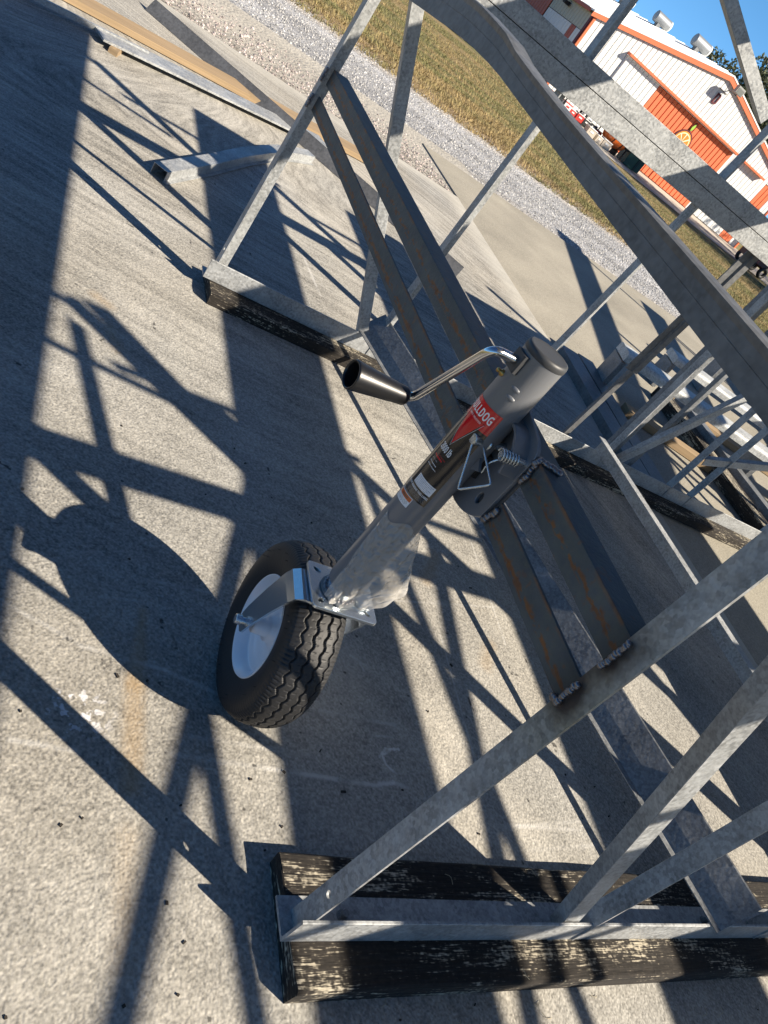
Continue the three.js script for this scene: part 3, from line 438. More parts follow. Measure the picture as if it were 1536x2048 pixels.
  { const pts = [], s0 = L(0.795, 0.888, -0.887), ax = V(1, 0.12, 0.12).normalize(), u = V(0, 1, 0).cross(ax).normalize(), w = ax.clone().cross(u); for (let i = 0; i <= 132; i++) { const t = i / 22 * Math.PI * 2; pts.push(s0.clone().addScaledVector(ax, 0.0335 * i / 132).addScaledVector(u, Math.cos(t) * 0.0098).addScaledVector(w, Math.sin(t) * 0.0098)); } pts.push(L(0.805, 0.858, -0.902), L(0.806, 0.835, -0.902)); const c3 = new THREE.CatmullRomCurve3(pts); part('spring', new THREE.TubeGeometry(c3, 420, 0.0017, 7), M.zinc, bracket); part('spring_pin', along(new THREE.CylinderGeometry(0.0062, 0.0062, 0.06, 16).translate(0, 0.03, 0), s0, ax), M.zinc, bracket); }
  // inner ram, kingpin boss, top plate
  part('inner_tube', new THREE.CylinderGeometry(0.029, 0.029, 0.05, 40).translate(0, 0.437, 0), M.zinc, jack);
  part('weld_bead', [0, 1, 2, 3, 4, 5, 6, 7, 8, 9, 10, 11, 12, 13, 14, 15, 16, 17, 18, 19].map(i => { const a = i / 20 * Math.PI * 2; return new THREE.SphereGeometry(0.006, 8, 6).translate(Math.cos(a) * 0.031, 0.4295, Math.sin(a) * 0.031); }), M.weld, jack);
  const caster = part('caster_plate', (() => {
    const s = new THREE.Shape(), a = 0.072, b = 0.058, r = 0.009; s.moveTo(-a + r, -b); s.lineTo(a - r, -b); s.quadraticCurveTo(a, -b, a, -b + r); s.lineTo(a, b - r); s.quadraticCurveTo(a, b, a - r, b); s.lineTo(-a + r, b); s.quadraticCurveTo(-a, b, -a, b - r); s.lineTo(-a, -b + r); s.quadraticCurveTo(-a, -b, -a + r, -b);
    for (const [x, y] of [[-1, -1], [1, -1], [1, 1], [-1, 1]]) { const h = new THREE.Path(); h.absellipse(x * 0.053, y * 0.039, 0.0095, 0.0058, 0, Math.PI * 2, true, x * y * 0.6); s.holes.push(h); }
    const g = new THREE.ExtrudeGeometry(s, { depth: 0.0055, bevelEnabled: true, bevelSize: 0.0009, bevelThickness: 0.0009, bevelSegments: 2, curveSegments: 16 }); g.rotateX(-Math.PI / 2); g.rotateY(-0.06); g.translate(0.012, 0.4195, -0.004); return g;
  })(), M.zinc, jack);
  part('boss', lathe([[0, 0.4265], [0.016, 0.4265], [0.0185, 0.428], [0.0185, 0.433], [0.016, 0.4345], [0, 0.433]], 32).translate(0.054, 0, 0.016), M.zinc, caster);
  part('bearing_ring', lathe([[0.030, 0.4262], [0.039, 0.4262], [0.0405, 0.429], [0.036, 0.4315], [0.03, 0.4315]], 40), M.galvDark, caster);
  // fork: one folded strip over the tyre, an arm down each side to the axle
  const A = 3.238, ax = V(Math.cos(A), 0, Math.sin(A)), tg = V(-Math.sin(A), 0, Math.cos(A)), WC = V(0.008, 0.2, -0.069);
  if (tg.z < 0) tg.negate();
  {
    const keys = [[0.086, 0.180, 0.000, 0.012], [0.086, 0.186, 0.000, 0.020], [0.086, 0.20, 0.000, 0.0245], [0.086, 0.225, 0.004, 0.027], [0.086, 0.30, 0.025, 0.033], [0.086, 0.375, 0.050, 0.039], [0.083, 0.398, 0.058, 0.040], [0.072, 0.4115, 0.064, 0.041], [0.055, 0.4145, 0.067, 0.042]];
    const path = [...keys, [0, 0.4145, 0.067, 0.043], ...keys.slice().reverse().map(([w, y, o, h]) => [-w, y, o, h])];
    const pos = [], uv = []; const pt = (k, i) => { const [w, y, o, h] = path[k], p = path[Math.max(0, k - 1)], q = path[Math.min(path.length - 1, k + 1)], t = V(q[0] - p[0], q[1] - p[1], 0).normalize(), nx = -t.y, ny = t.x, th = i < 2 ? 0 : 0.0052, s = (i === 0 || i === 3 ? -1 : 1) * h; return V(WC.x, 0, WC.z).addScaledVector(ax, w + nx * th).addScaledVector(tg, o + s).add(V(0, y + ny * th, 0)); };
    for (let k = 0; k + 1 < path.length; k++) for (let i = 0; i < 4; i++) { const j = (i + 1) % 4, a = pt(k, i), b = pt(k, j), c4 = pt(k + 1, j), e = pt(k + 1, i); for (const v of [a, b, c4, a, c4, e]) { pos.push(v.x, v.y, v.z); uv.push(v.y * 1.0, v.z); } }
    for (const k of [0, path.length - 1]) { const a = [0, 1, 2, 3].map(i => pt(k, i)); for (const v of [a[0], a[1], a[2], a[0], a[2], a[3]]) { pos.push(v.x, v.y, v.z); uv.push(v.y, v.z); } }
    const g = new THREE.BufferGeometry(); g.setAttribute('position', new THREE.Float32BufferAttribute(pos, 3)); g.setAttribute('uv', new THREE.Float32BufferAttribute(uv, 2)); g.computeVertexNormals(); part('fork', g, M.zinc, jack);
  }
  const axle = part('axle_bolt', along(new THREE.CylinderGeometry(0.0075, 0.0075, 0.21, 20), WC, ax), M.zinc, jack);
  for (const s of [1, -1]) part('nut', [along(new THREE.CylinderGeometry(0.0118, 0.0118, 0.011, 6), WC.clone().addScaledVector(ax, s * 0.0975), ax), along(lathe([[0.0075, -0.001], [0.0105, -0.001], [0.0105, 0.003], [0.0075, 0.004]], 20), WC.clone().addScaledVector(ax, s * 0.101), ax.clone().multiplyScalar(s))], M.zinc, axle);
  // wheel: lathed about its axle, tread cut with zigzag grooves
  const wheel = new THREE.Group(); wheel.name = 'wheel'; wheel.position.copy(WC); wheel.quaternion.setFromUnitVectors(V(0, 1, 0), ax); jack.add(wheel);
  {
    const prof = []; const half = [[0.0445, 0.108], [0.0475, 0.1115], [0.050, 0.114], [0.0525, 0.120], [0.0555, 0.130], [0.0585, 0.142], [0.0602, 0.154], [0.0602, 0.164], [0.0592, 0.173], [0.0572, 0.180]];
    for (const p of half) prof.push([p[0], p[1], 0]); for (let i = 1; i <= 58; i++) { const w = 0.0565 * (1 - i / 29), r = 0.2025 - 0.0185 * Math.pow(Math.abs(w) / 0.0565, 2.6); prof.push([w, r, 1]); } for (const p of half.slice().reverse()) prof.push([-p[0], p[1], 0]);
    const NT = 756, zig = 42, pos = [], uv = [], idx = [], tri = x => { x = ((x % 1) + 1) % 1; return x < 0.5 ? x * 4 - 1 : 3 - x * 4; };
    for (let i = 0; i <= NT; i++) {
      const a = i / NT * Math.PI * 2, ph = i / NT * zig;
      for (const [w, r0, tr] of prof) {
        let r = r0; const aw = Math.abs(w);
        if (tr && aw < 0.0545) {
          let cut = 0; for (const [gw, s, hw] of [[0.036, 0, 0.0013], [0.0125, 0, 0.0017], [-0.0125, 0, 0.0017], [-0.036, 0, 0.0013]]) { const dd = Math.abs(w - gw - 0.0027 * clamp(tri(ph + s) * 1.5, -1, 1)); cut = Math.max(cut, 1 - smooth(hw * 0.65, hw * 1.35, dd)); }
          const rib = Math.abs(Math.abs(w) - 0.021) < 0.0045 || Math.abs(w - 0.005) < 0.004; const fr = ((ph * 2 + (w > 0 ? 0.25 : 0.7)) % 1 + 1) % 1; if (rib && fr < 0.10) cut = Math.max(cut, 0.22);
          r -= 0.0062 * cut;
          if (aw > 0.040) { const fs = (ph * 3 % 1 + 1) % 1; if (fs < 0.2) r -= 0.0016 * smooth(0.040, 0.046, aw); }
        } else if (r0 > 0.166) { const fs = (ph * 3 % 1 + 1) % 1; if (fs < 0.3) r -= 0.0016; }
        else r += 0.0007 * (Math.abs(r0 - 0.148) < 0.004 ? 1 : 0);
        let px = Math.cos(a) * r, pz = Math.sin(a) * r; pos.push(px, w, pz); uv.push(a * 0.2, w);
      }
    }
    const n = prof.length; for (let i = 0; i < NT; i++) for (let k = 0; k + 1 < n; k++) { const b = i * n + k; idx.push(b, b + 1, b + n, b + 1, b + n + 1, b + n); }
    const g = new THREE.BufferGeometry(); g.setAttribute('position', new THREE.Float32BufferAttribute(pos, 3)); g.setAttribute('uv', new THREE.Float32BufferAttribute(uv, 2)); g.setIndex(idx); g.computeVertexNormals();
    part('tyre', g, M.rubber, wheel);
    const rp = [[0.110, 0.046], [0.1135, 0.0475], [0.1150, 0.0505], [0.1140, 0.0530], [0.1115, 0.0525], [0.108, 0.048], [0.104, 0.043], [0.0985, 0.034], [0.0965, 0.026], [0.092, 0.022], [0.083, 0.0205], [0.076, 0.0175], [0.070, 0.0125], [0.052, 0.0105], [0.040, 0.012], [0.031, 0.016], [0.0285, 0.030], [0.020, 0.031], [0.0185, 0.062], [0.008, 0.062]];
    const rim = part('rim', [lathe(rp, 96), lathe(rp.map(([r, y]) => [r, -y]), 96)], M.rimWhite, wheel);
    part('valve_stem', new THREE.CylinderGeometry(0.003, 0.004, 0.03, 12).rotateZ(-0.5).translate(0.085, 0.034, 0.02), M.black, rim);
    const nub = []; const r = rng(8); for (let i = 0; i < 46; i++) { const a = r() * 6.28, k = r(), w = k < 0.6 ? 0.0598 : 0.05 - r() * 0.1, rr = k < 0.6 ? 0.156 + r() * 0.02 : 0.198; const g2 = new THREE.CylinderGeometry(0.0006, 0.0007, 0.007, 5); if (k < 0.6) { g2.translate(Math.cos(a) * rr, w + 0.003, Math.sin(a) * rr); } else { g2.rotateZ(-Math.PI / 2); g2.rotateY(-a); g2.translate(Math.cos(a) * (rr + 0.001), w, Math.sin(a) * (rr + 0.001)); } nub.push(g2); } part('rubber_nub', nub, M.rubber, wheel).userData.kind = 'stuff';
  }
  // torn clear film still hanging from the foot of the tube
  {
    const pos = [], uv = [], idx = [], NX = 46, NY = 30;
    for (let j = 0; j <= NY; j++) for (let i = 0; i <= NX; i++) {
      const s = i / NX, t = j / NY, th = mix(mix(178, 150, t), mix(40, 28, t), s) * Math.PI / 180, flare = Math.pow(t, 0.9) * smooth(0.35, 0.95, s);
      const top = 0.655 - 0.01 * Math.sin(s * 9), bot = mix(0.432, 0.525, smooth(0.42, 0.95, s)) + 0.012 * (fbm(s * 9, 1, 55) - 0.5), y = mix(top, bot, t);
      let r = 0.0402 + 0.052 * flare + 0.016 * t * (fbm(s * 8, t * 4, 57) - 0.35) + 0.004 * t * Math.abs(Math.sin(s * 17 + t * 5)) + 0.006 * t * (fbm(s * 20 + t * 9, t * 6, 58, 2) - 0.5); pos.push(Math.cos(th) * r, y, Math.sin(th) * r); uv.push(s * 0.12, t * 0.2);
    }
    for (let j = 0; j < NY; j++) for (let i = 0; i < NX; i++) { const b = j * (NX + 1) + i; idx.push(b, b + 1, b + NX + 1, b + 1, b + NX + 2, b + NX + 1); }
    const g = new THREE.BufferGeometry(); g.setAttribute('position', new THREE.Float32BufferAttribute(pos, 3)); g.setAttribute('uv', new THREE.Float32BufferAttribute(uv, 2)); g.setIndex(idx); g.computeVertexNormals(); part('plastic_wrap', g, M.film, jack).userData.label = 'crumpled clear plastic film';
  }
}

// ---------------------------------------------------------------- loose steel and a board lying on the slab
{
  const bent = [V(0.66, 0.0, -3.66), V(0.93, 0.003, -4.10), V(1.16, 0.006, -4.50), V(1.33, 0.004, -4.77), V(1.45, 0.002, -4.95), V(1.57, 0.001, -5.09), V(1.72, 0, -5.24)];
  const n = bent.map((p, i) => { const a = bent[Math.max(0, i - 1)], b = bent[Math.min(bent.length - 1, i + 1)], t = b.clone().sub(a).normalize(); return V(-t.z, 0, t.x); });
  solo('bent_channel', sweep(bent, [[-0.034, 0.002], [-0.034, 0.050], [0.034, 0.050], [0.034, 0.002], [0.055, 0.002], [0.055, 0.0045], [0.0365, 0.0045], [0.0365, 0.0525], [-0.0365, 0.0525], [-0.0365, 0.002]], n, V(0, 1, 0)), M.galv, 'bent galvanized hat channel lying on the concrete left of the far frame', 'steel channel');
  const fb = (p, q, w, h, m, l, nm, cat) => { const t = q.clone().sub(p).normalize(); return solo(nm, sweep([p, q], [[0, 0], [w, 0], [w, h], [0, h]], V(-t.z, 0, t.x).multiplyScalar(-1), V(0, 1, 0)), m, l, cat); };
  fb(V(-0.6, 0.006, -5.21), V(2.66, 0.006, -6.09), 0.19, 0.036, M.sawn, 'long bare brown board lying on the slab at the top left', 'board');
  fb(V(0.365, 0.03, -5.02), V(1.95, 0.03, -5.66), 0.17, 0.012, M.galv, 'flat galvanized strip lying between the brown board and the bent channel', 'steel strip');
  fb(V(0.45, 0.0, -4.99), V(0.5, 0.0, -5.2), 0.05, 0.03, M.sawn, 'short wooden packer under the end of the flat galvanized strip', 'packer');
  fb(V(-0.5, 0.02, -4.84), V(0.62, 0.02, -5.26), 0.02, 0.03, M.galv, 'thin galvanized rod lying beside the brown board at the top edge', 'rod');
  const a = V(0.62, 0.002, -6.36), b = V(2.77, 0.002, -4.62), t = b.clone().sub(a).normalize();
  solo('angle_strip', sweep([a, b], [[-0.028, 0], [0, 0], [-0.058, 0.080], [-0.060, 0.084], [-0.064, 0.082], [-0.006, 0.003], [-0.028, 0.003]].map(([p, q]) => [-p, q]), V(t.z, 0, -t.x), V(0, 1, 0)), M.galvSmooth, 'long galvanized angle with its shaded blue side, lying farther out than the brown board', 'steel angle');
  solo('packer_block', block(2.6, 0.0, -4.76, 0.14, 0.0016, 0.1, 0.0005).translate(0, 0.004, 0), M.galv, 'flat steel plate under the far end of the long blue angle', 'plate');
}
// ---------------------------------------------------------------- low stand beyond the far frame: seat planks on timber bearers
{
  const dir = V(Math.cos(15 * Math.PI / 180), 0, Math.sin(15 * Math.PI / 180)), sd = V(-dir.z, 0, dir.x);
  const plank = (x, z, y, len, label) => { const g = thing('seat_plank', label, 'plank', [x, 0, z], 0); const p = V(0, y, 0), q = p.clone().addScaledVector(dir, len); const R = 0.03, o = []; const w = 0.21, h = 0.065; o.push([0, -h], [0, -R]); for (let i = 1; i < 6; i++) { const a = Math.PI - i / 6 * Math.PI / 2; o.push([R + Math.cos(a) * R, -R + Math.sin(a) * R]); } o.push([R, 0], [w - R, 0]); for (let i = 1; i < 6; i++) { const a = Math.PI / 2 - i / 6 * Math.PI / 2; o.push([w - R + Math.cos(a) * R, -R + Math.sin(a) * R]); } o.push([w, -R], [w, -h]); part('plank_body', sweep([p, q], o.map(([a, b]) => [a - w / 2, b]), sd, V(0, 1, 0)), M.plankWhite ??= std({ map: galvMap, color: lin(1.35, 1.35, 1.33), roughness: 0.5, metalness: 0.1 }), g); for (const s of [0.02, len * 0.35, len * 0.7]) part('end_bracket', (() => { const c = p.clone().addScaledVector(dir, s); return sweep([c.clone().add(V(0, -y, 0)), c.clone().add(V(0, -0.076, 0))], [[-0.02, -0.1], [0.02, -0.1], [0.02, 0.1], [-0.02, 0.1]], dir, sd); })(), M.galvDark, g); };
  plank(3.98, -4.23, 0.31, 4.2, 'nearer white-topped seat plank of the low stand beyond the far frame');
  plank(5.10, -4.95, 0.31, 4.2, 'farther white-topped seat plank of the low stand beyond the far frame');
  plank(6.3, -5.6, 0.45, 4.2, 'farthest seat plank of the low stand, hidden mostly by the bent rail');
  const bearer = (x0, z0, x1, z1, w, h, m, l) => { const p = V(x0, 0, z0), q = V(x1, 0, z1), t = q.clone().sub(p).normalize(); solo('bearer', sweep([p, q], [[0, 0], [w, 0], [w, h], [0, h]], V(-t.z, 0, t.x), V(0, 1, 0)), m, l, 'bearer'); };
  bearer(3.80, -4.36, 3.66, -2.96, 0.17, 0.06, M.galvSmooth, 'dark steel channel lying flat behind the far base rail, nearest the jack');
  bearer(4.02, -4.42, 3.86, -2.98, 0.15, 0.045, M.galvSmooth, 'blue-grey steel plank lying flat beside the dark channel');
  bearer(5.02, -4.6, 5.02, -2.4, 0.14, 0.09, M.sill2, 'black timber bearer running across behind the far frame at the right');
  bearer(5.22, -4.6, 5.22, -2.4, 0.10, 0.12, M.galvDark, 'steel angle lying along the black timber bearer');
  bearer(4.1, -3.98, 7.9, -2.96, 0.12, 0.05, M.sawn, 'brown timber runner under the nearer white seat plank');
  bearer(5.2, -4.7, 9.0, -3.68, 0.12, 0.05, M.sawn, 'brown timber runner under the farther white seat plank');
  // a second bleacher stands off to the right; its boards throw the long shadows over the smooth slab
  const d2 = V(Math.cos(112 * Math.PI / 180), 0, Math.sin(112 * Math.PI / 180)), s3 = V(-d2.z, 0, d2.x);
  for (const [x, z, y, w, l] of [[8.55, -6.75, 2.15, 0.36, 'first'], [9.2, -6.05, 1.85, 0.36, 'second'], [9.9, -5.6, 1.55, 0.36, 'third']]) {
    const g = thing('raised_plank', `${l} raised plank of the bleacher standing right of the picture`, 'plank', [x, 0, z]); part('plank_body', sweep([V(0, y, 0), V(0, y, 0).addScaledVector(d2, 6)], [[0, 0], [w, 0], [w, 0.04], [0, 0.04]], s3, V(0, 1, 0)), M.galv, g);
    for (const k of [0.6, 3, 5.4]) part('leg', sweep([V(0, 0, 0).addScaledVector(d2, k), V(0, y, 0).addScaledVector(d2, k)], [[0, 0], [0.05, 0], [0.05, 0.05], [0, 0.05]], s3, d2), M.galv, g);
  }
}

// ---------------------------------------------------------------- the building
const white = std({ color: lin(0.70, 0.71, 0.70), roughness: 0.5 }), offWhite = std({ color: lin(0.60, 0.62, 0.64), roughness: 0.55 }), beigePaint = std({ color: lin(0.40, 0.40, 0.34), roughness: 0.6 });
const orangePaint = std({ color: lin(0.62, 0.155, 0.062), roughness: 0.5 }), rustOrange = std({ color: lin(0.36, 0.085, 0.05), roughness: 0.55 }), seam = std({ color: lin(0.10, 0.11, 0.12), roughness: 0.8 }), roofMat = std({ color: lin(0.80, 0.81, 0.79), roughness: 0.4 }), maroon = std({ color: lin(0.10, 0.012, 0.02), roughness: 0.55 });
{
  const B = thing('metal_building', 'white ribbed metal building with orange trim and large orange doors beyond the grass', 'building', [20.5, 0, -38.3]);
  const W = 16.4, APEX = 8.15, EAVE = 3.80, RIDGE = 5.72, top = x => x < APEX ? mix(EAVE, RIDGE, x / APEX) : mix(RIDGE, EAVE, (x - APEX) / (W - APEX)), D = 48;
  const gable = new THREE.Shape(); gable.moveTo(0.02, 0); gable.lineTo(W - 0.02, 0); gable.lineTo(W - 0.02, EAVE - 0.02); gable.lineTo(APEX, RIDGE - 0.02); gable.lineTo(0.02, EAVE - 0.02);
  part('wall', new THREE.ExtrudeGeometry(gable, { depth: 0.1, bevelEnabled: false }).translate(0, 0, -0.16), seam, B);
  const prism = (x0, x1, y0, y1a, y1b, z, t) => { const g = new THREE.BufferGeometry(), P = [[x0, y0], [x1, y0], [x1, y1b], [x0, y1a]], c = 0.02, pos = []; const f = P.map(([x, y], i) => [x + (i === 0 || i === 3 ? c : -c), y, z]), b = P.map(([x, y]) => [x, y, z - t]); const q = (a, b2, c2, d) => pos.push(...a, ...b2, ...c2, ...a, ...c2, ...d); q(f[0], f[1], f[2], f[3]); for (let i = 0; i < 4; i++) { const j = (i + 1) % 4; q(b[i], b[j], f[j], f[i]); } g.setAttribute('position', new THREE.Float32BufferAttribute(pos, 3)); g.setAttribute('uv', new THREE.Float32BufferAttribute(new Array(pos.length / 3 * 2).fill(0), 2)); g.computeVertexNormals(); return g; };
  const step = 0.305, doorX0 = 5.1, doorX1 = 11.5, doorTop = 3.40; let x = 0.14;
  while (x < W - 0.1) { const x1 = Math.min(x + step, W - 0.06), xm = (x + x1) / 2; const inDoor = xm > doorX0 && xm < doorX1, a = x + 0.006, b = x1 - 0.006, t = q => Math.min(top(q), RIDGE) - 0.04; if (xm > 14.92 && xm < 15.82) { part('siding_panel', prism(a, b, 0.02, 3.38, 3.38, 0, 0.05), orangePaint, B); part('siding_panel', prism(a, b, 3.42, t(a), t(b), 0, 0.05), white, B); } else part('siding_panel', prism(a, b, inDoor ? 3.42 : 0.02, t(a), t(b), 0, 0.05), white, B); x = x1; }
  const door = part('sliding_door', block((doorX0 + doorX1) / 2, doorTop / 2, -0.02, doorX1 - doorX0, doorTop, 0.04, 0.004), rustOrange, B);
  for (let k = 0; k < 21; k++) { const w = (doorX1 - doorX0) / 21, a = doorX0 + k * w; part('door_panel', prism(a + (k === 10 ? 0.05 : 0.012), a + w - 0.012, 0.03, doorTop - 0.03, doorTop - 0.03, 0.055, 0.05), orangePaint, door); }
  const door2 = part('sliding_door', block(3.85, 1.71, 0.03, 2.44, 3.42, 0.05, 0.004), offWhite, B); for (let k = 0; k < 8; k++) part('door_panel', prism(2.64 + k * 0.304 + 0.01, 2.64 + (k + 1) * 0.304 - 0.006, 0.03, 3.40, 3.40, 0.105, 0.05), white, door2);
  part('door_header', [block(7.05, 3.49, 0.16, 9.0, 0.12, 0.32, 0.01)], orangePaint, B); part('door_track', block(7.05, 3.415, 0.12, 9.0, 0.03, 0.18, 0.004), white, B);
  part('door_header', block(13.2, 3.47, 0.16, 1.95, 0.11, 0.32, 0.01), orangePaint, B);
  part('downspout', [block(0.98, 1.93, 0.07, 0.15, 3.86, 0.10, 0.015)], orangePaint, B);
  for (const cx of [0.07, W - 0.07]) part('corner_trim', block(cx, EAVE / 2 - 0.02, 0.01, 0.14, EAVE - 0.06, 0.08, 0.01), orangePaint, B);
  for (const [a, b] of [[0, APEX], [APEX, W]]) { const p = V(a + (a ? 0 : -0.25), top(Math.max(a, 0)) + (a ? 0 : -0.05), 0.1), q = V(b + (a ? 0.25 : 0), (a ? EAVE - 0.05 : RIDGE), 0.1); part('rake_trim', sweep([p, q], [[-0.20, 0], [0.03, 0], [0.03, 0.04], [-0.20, 0.04]], V(0, 1, 0), V(0, 0, 1)), orangePaint, B); }
  const roof = part('roof', [[-0.25, EAVE - 0.06, APEX, RIDGE + 0.03], [APEX, RIDGE + 0.03, W + 0.25, EAVE - 0.06]].map(([a, b, c, d]) => sweep([V(0, 0, 0.16), V(0, 0, -D)], [[a, b], [c, d], [c, d + 0.07], [a, b + 0.07]], V(1, 0, 0), V(0, 1, 0))), roofMat, B);
  for (let k = 0; k < 40; k++) part('roof_rib', sweep([V(-0.25, EAVE + 0.01, -0.5 - k * 1.15), V(APEX - 0.05, RIDGE + 0.09, -0.5 - k * 1.15)], [[0, 0], [0.05, 0], [0.04, 0.03], [0.01, 0.03]], V(0, 0, 1), V(0, 1, 0)), roofMat, roof);
  for (const z of [-3.6, -8.1, -12.9]) { // ridge ventilators: a grey drum with a white end on a short stack
    const f = part('ventilator', along(lathe([[0, 0], [0.25, 0], [0.29, 0.03], [0.29, 1.0], [0.26, 1.02]], 28), V(APEX - 0.75, RIDGE + 0.42, z), V(1, 0, 0.12)), std({ color: lin(0.30, 0.32, 0.34), roughness: 0.5, metalness: 0.5 }), B);
    part('end_cap', along(lathe([[0.26, 0], [0.295, 0.0], [0.295, 0.09], [0.26, 0.11], [0, 0.12]], 28), V(APEX - 0.75, RIDGE + 0.42, z).add(V(1, 0, 0.12).normalize().multiplyScalar(1.02)), V(1, 0, 0.12)), white, f); part('stack', block(APEX - 0.35, RIDGE + 0.12, z + 0.1, 0.3, 0.7, 0.3, 0.02), M.galvDark, f);
  }
  // long shaded side wall
  const sp3 = (z0, z1, y0, y1, m, d = 0) => { for (let z = z0; z > z1 + 0.05; z -= 0.305) { const e = Math.max(z - 0.305, z1); part('siding_panel', block(0.0 - d, (y0 + y1) / 2, (z + e) / 2, 0.05, y1 - y0, z - e - 0.03, 0.012), m, B); } };
  part('wall', block(0.06, EAVE / 2 - 0.03, -D / 2, 0.06, EAVE - 0.08, D - 0.4, 0.002), seam, B);
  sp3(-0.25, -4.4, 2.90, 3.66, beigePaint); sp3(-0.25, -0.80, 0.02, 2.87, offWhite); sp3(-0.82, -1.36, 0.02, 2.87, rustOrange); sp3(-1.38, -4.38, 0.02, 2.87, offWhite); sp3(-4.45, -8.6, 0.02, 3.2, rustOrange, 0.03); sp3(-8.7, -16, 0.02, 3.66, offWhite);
  part('corner_trim', block(-0.03, 1.87, -0.12, 0.06, 3.72, 0.2, 0.006), maroon, B); part('eave_trim', block(-0.24, 3.72, -D / 2 - 0.1, 0.05, 0.16, D - 0.2, 0.01), rustOrange, B);
  part('wall_lamp', [block(-0.25, 3.42, -2.62, 0.30, 0.16, 0.26, 0.02), block(-0.08, 3.50, -2.62, 0.16, 0.05, 0.05, 0.01)], M.black, B);
  for (const z of [-D]) part('wall', block(W / 2, EAVE / 2, z, W, EAVE - 0.1, 0.1, 0.002), offWhite, B); part('wall', block(W - 0.06, EAVE / 2 - 0.03, -D / 2, 0.06, EAVE - 0.08, D - 0.4, 0.002), offWhite, B);
  // floodlight at the apex and the bay letter under it
  const lamp = part('floodlight', [block(8.62, 5.46, 0.62, 0.50, 0.36, 0.22, 0.03)], std({ color: lin(0.30, 0.31, 0.30), roughness: 0.5, metalness: 0.4 }), B); part('lens', block(8.62, 5.43, 0.735, 0.40, 0.26, 0.012, 0.004), std({ color: lin(0.20, 0.21, 0.20), roughness: 0.2 }), lamp); part('bracket_arm', [block(8.55, 5.22, 0.32, 0.05, 0.05, 0.62, 0.008), block(8.62, 5.27, 0.60, 0.05, 0.16, 0.05, 0.008), block(8.3, 5.05, 0.03, 0.6, 0.04, 0.05, 0.008)], M.galvDark, lamp);
  const Ds = new THREE.Shape(); Ds.moveTo(0, 0); Ds.lineTo(0.15, 0); Ds.quadraticCurveTo(0.29, 0, 0.29, 0.13); Ds.lineTo(0.29, 0.39); Ds.quadraticCurveTo(0.29, 0.52, 0.15, 0.52); Ds.lineTo(0, 0.52); const Dh = new THREE.Path(); Dh.moveTo(0.085, 0.085); Dh.lineTo(0.085, 0.435); Dh.lineTo(0.15, 0.435); Dh.quadraticCurveTo(0.205, 0.435, 0.205, 0.37); Dh.lineTo(0.205, 0.15); Dh.quadraticCurveTo(0.205, 0.085, 0.15, 0.085); Ds.holes.push(Dh);
  part('letter_sign', new THREE.ExtrudeGeometry(Ds, { depth: 0.05, bevelEnabled: false }).translate(8.14, 4.36, 0.01), maroon, B).userData.label = 'maroon letter D on the gable';
  // round fruit-slice sign on the orange door
  const cx = 8.27, cy = 2.20, sgn = part('round_sign', new THREE.CylinderGeometry(0.62, 0.62, 0.03, 40).rotateX(Math.PI / 2).translate(cx, cy, 0.085), maroon, B); sgn.userData.label = 'orange fruit-slice sign on the large door';
  part('rind', new THREE.CylinderGeometry(0.54, 0.54, 0.02, 40).rotateX(Math.PI / 2).translate(cx, cy, 0.1), std({ color: lin(0.85, 0.30, 0.03), roughness: 0.5 }), sgn); part('pith', new THREE.CylinderGeometry(0.48, 0.48, 0.02, 40).rotateX(Math.PI / 2).translate(cx, cy, 0.108), std({ color: lin(0.85, 0.72, 0.50), roughness: 0.5 }), sgn);
  for (let k = 0; k < 8; k++) { const a0 = k / 8 * 6.283 + 0.10, a1 = (k + 1) / 8 * 6.283 - 0.10, am = (a0 + a1) / 2, w = new THREE.Shape(); w.moveTo(Math.cos(am) * 0.07, Math.sin(am) * 0.07); for (let i = 0; i <= 6; i++) { const a = mix(a0, a1, i / 6); w.lineTo(Math.cos(a) * 0.43, Math.sin(a) * 0.43); } part('segment', new THREE.ExtrudeGeometry(w, { depth: 0.012, bevelEnabled: false }).translate(cx, cy, 0.119), std({ color: lin(0.80, 0.22, 0.02), roughness: 0.5 }), sgn); }
  for (const [sc, z, m] of [[1, 0.085, maroon], [0.72, 0.105, std({ color: lin(0.30, 0.52, 0.06), roughness: 0.5 })]]) { const lf = new THREE.Shape(); lf.moveTo(0, -0.26 * sc); lf.quadraticCurveTo(0.22 * sc, 0, 0, 0.30 * sc); lf.quadraticCurveTo(-0.22 * sc, 0, 0, -0.26 * sc); part('leaf', new THREE.ExtrudeGeometry(lf, { depth: 0.02, bevelEnabled: false }).rotateZ(-0.15).translate(cx + 0.02, cy + 0.82, z), m, sgn); }
}
solo('bollard', along(lathe([[0, 0], [0.11, 0], [0.11, 0.95], [0.08, 1.02], [0, 1.04]], 20), V(37.0, -0.01, -37.9), V(0, 1, 0)), std({ color: lin(0.72, 0.42, 0.02), roughness: 0.5 }), 'yellow bollard at the right front corner of the metal building', 'bollard');

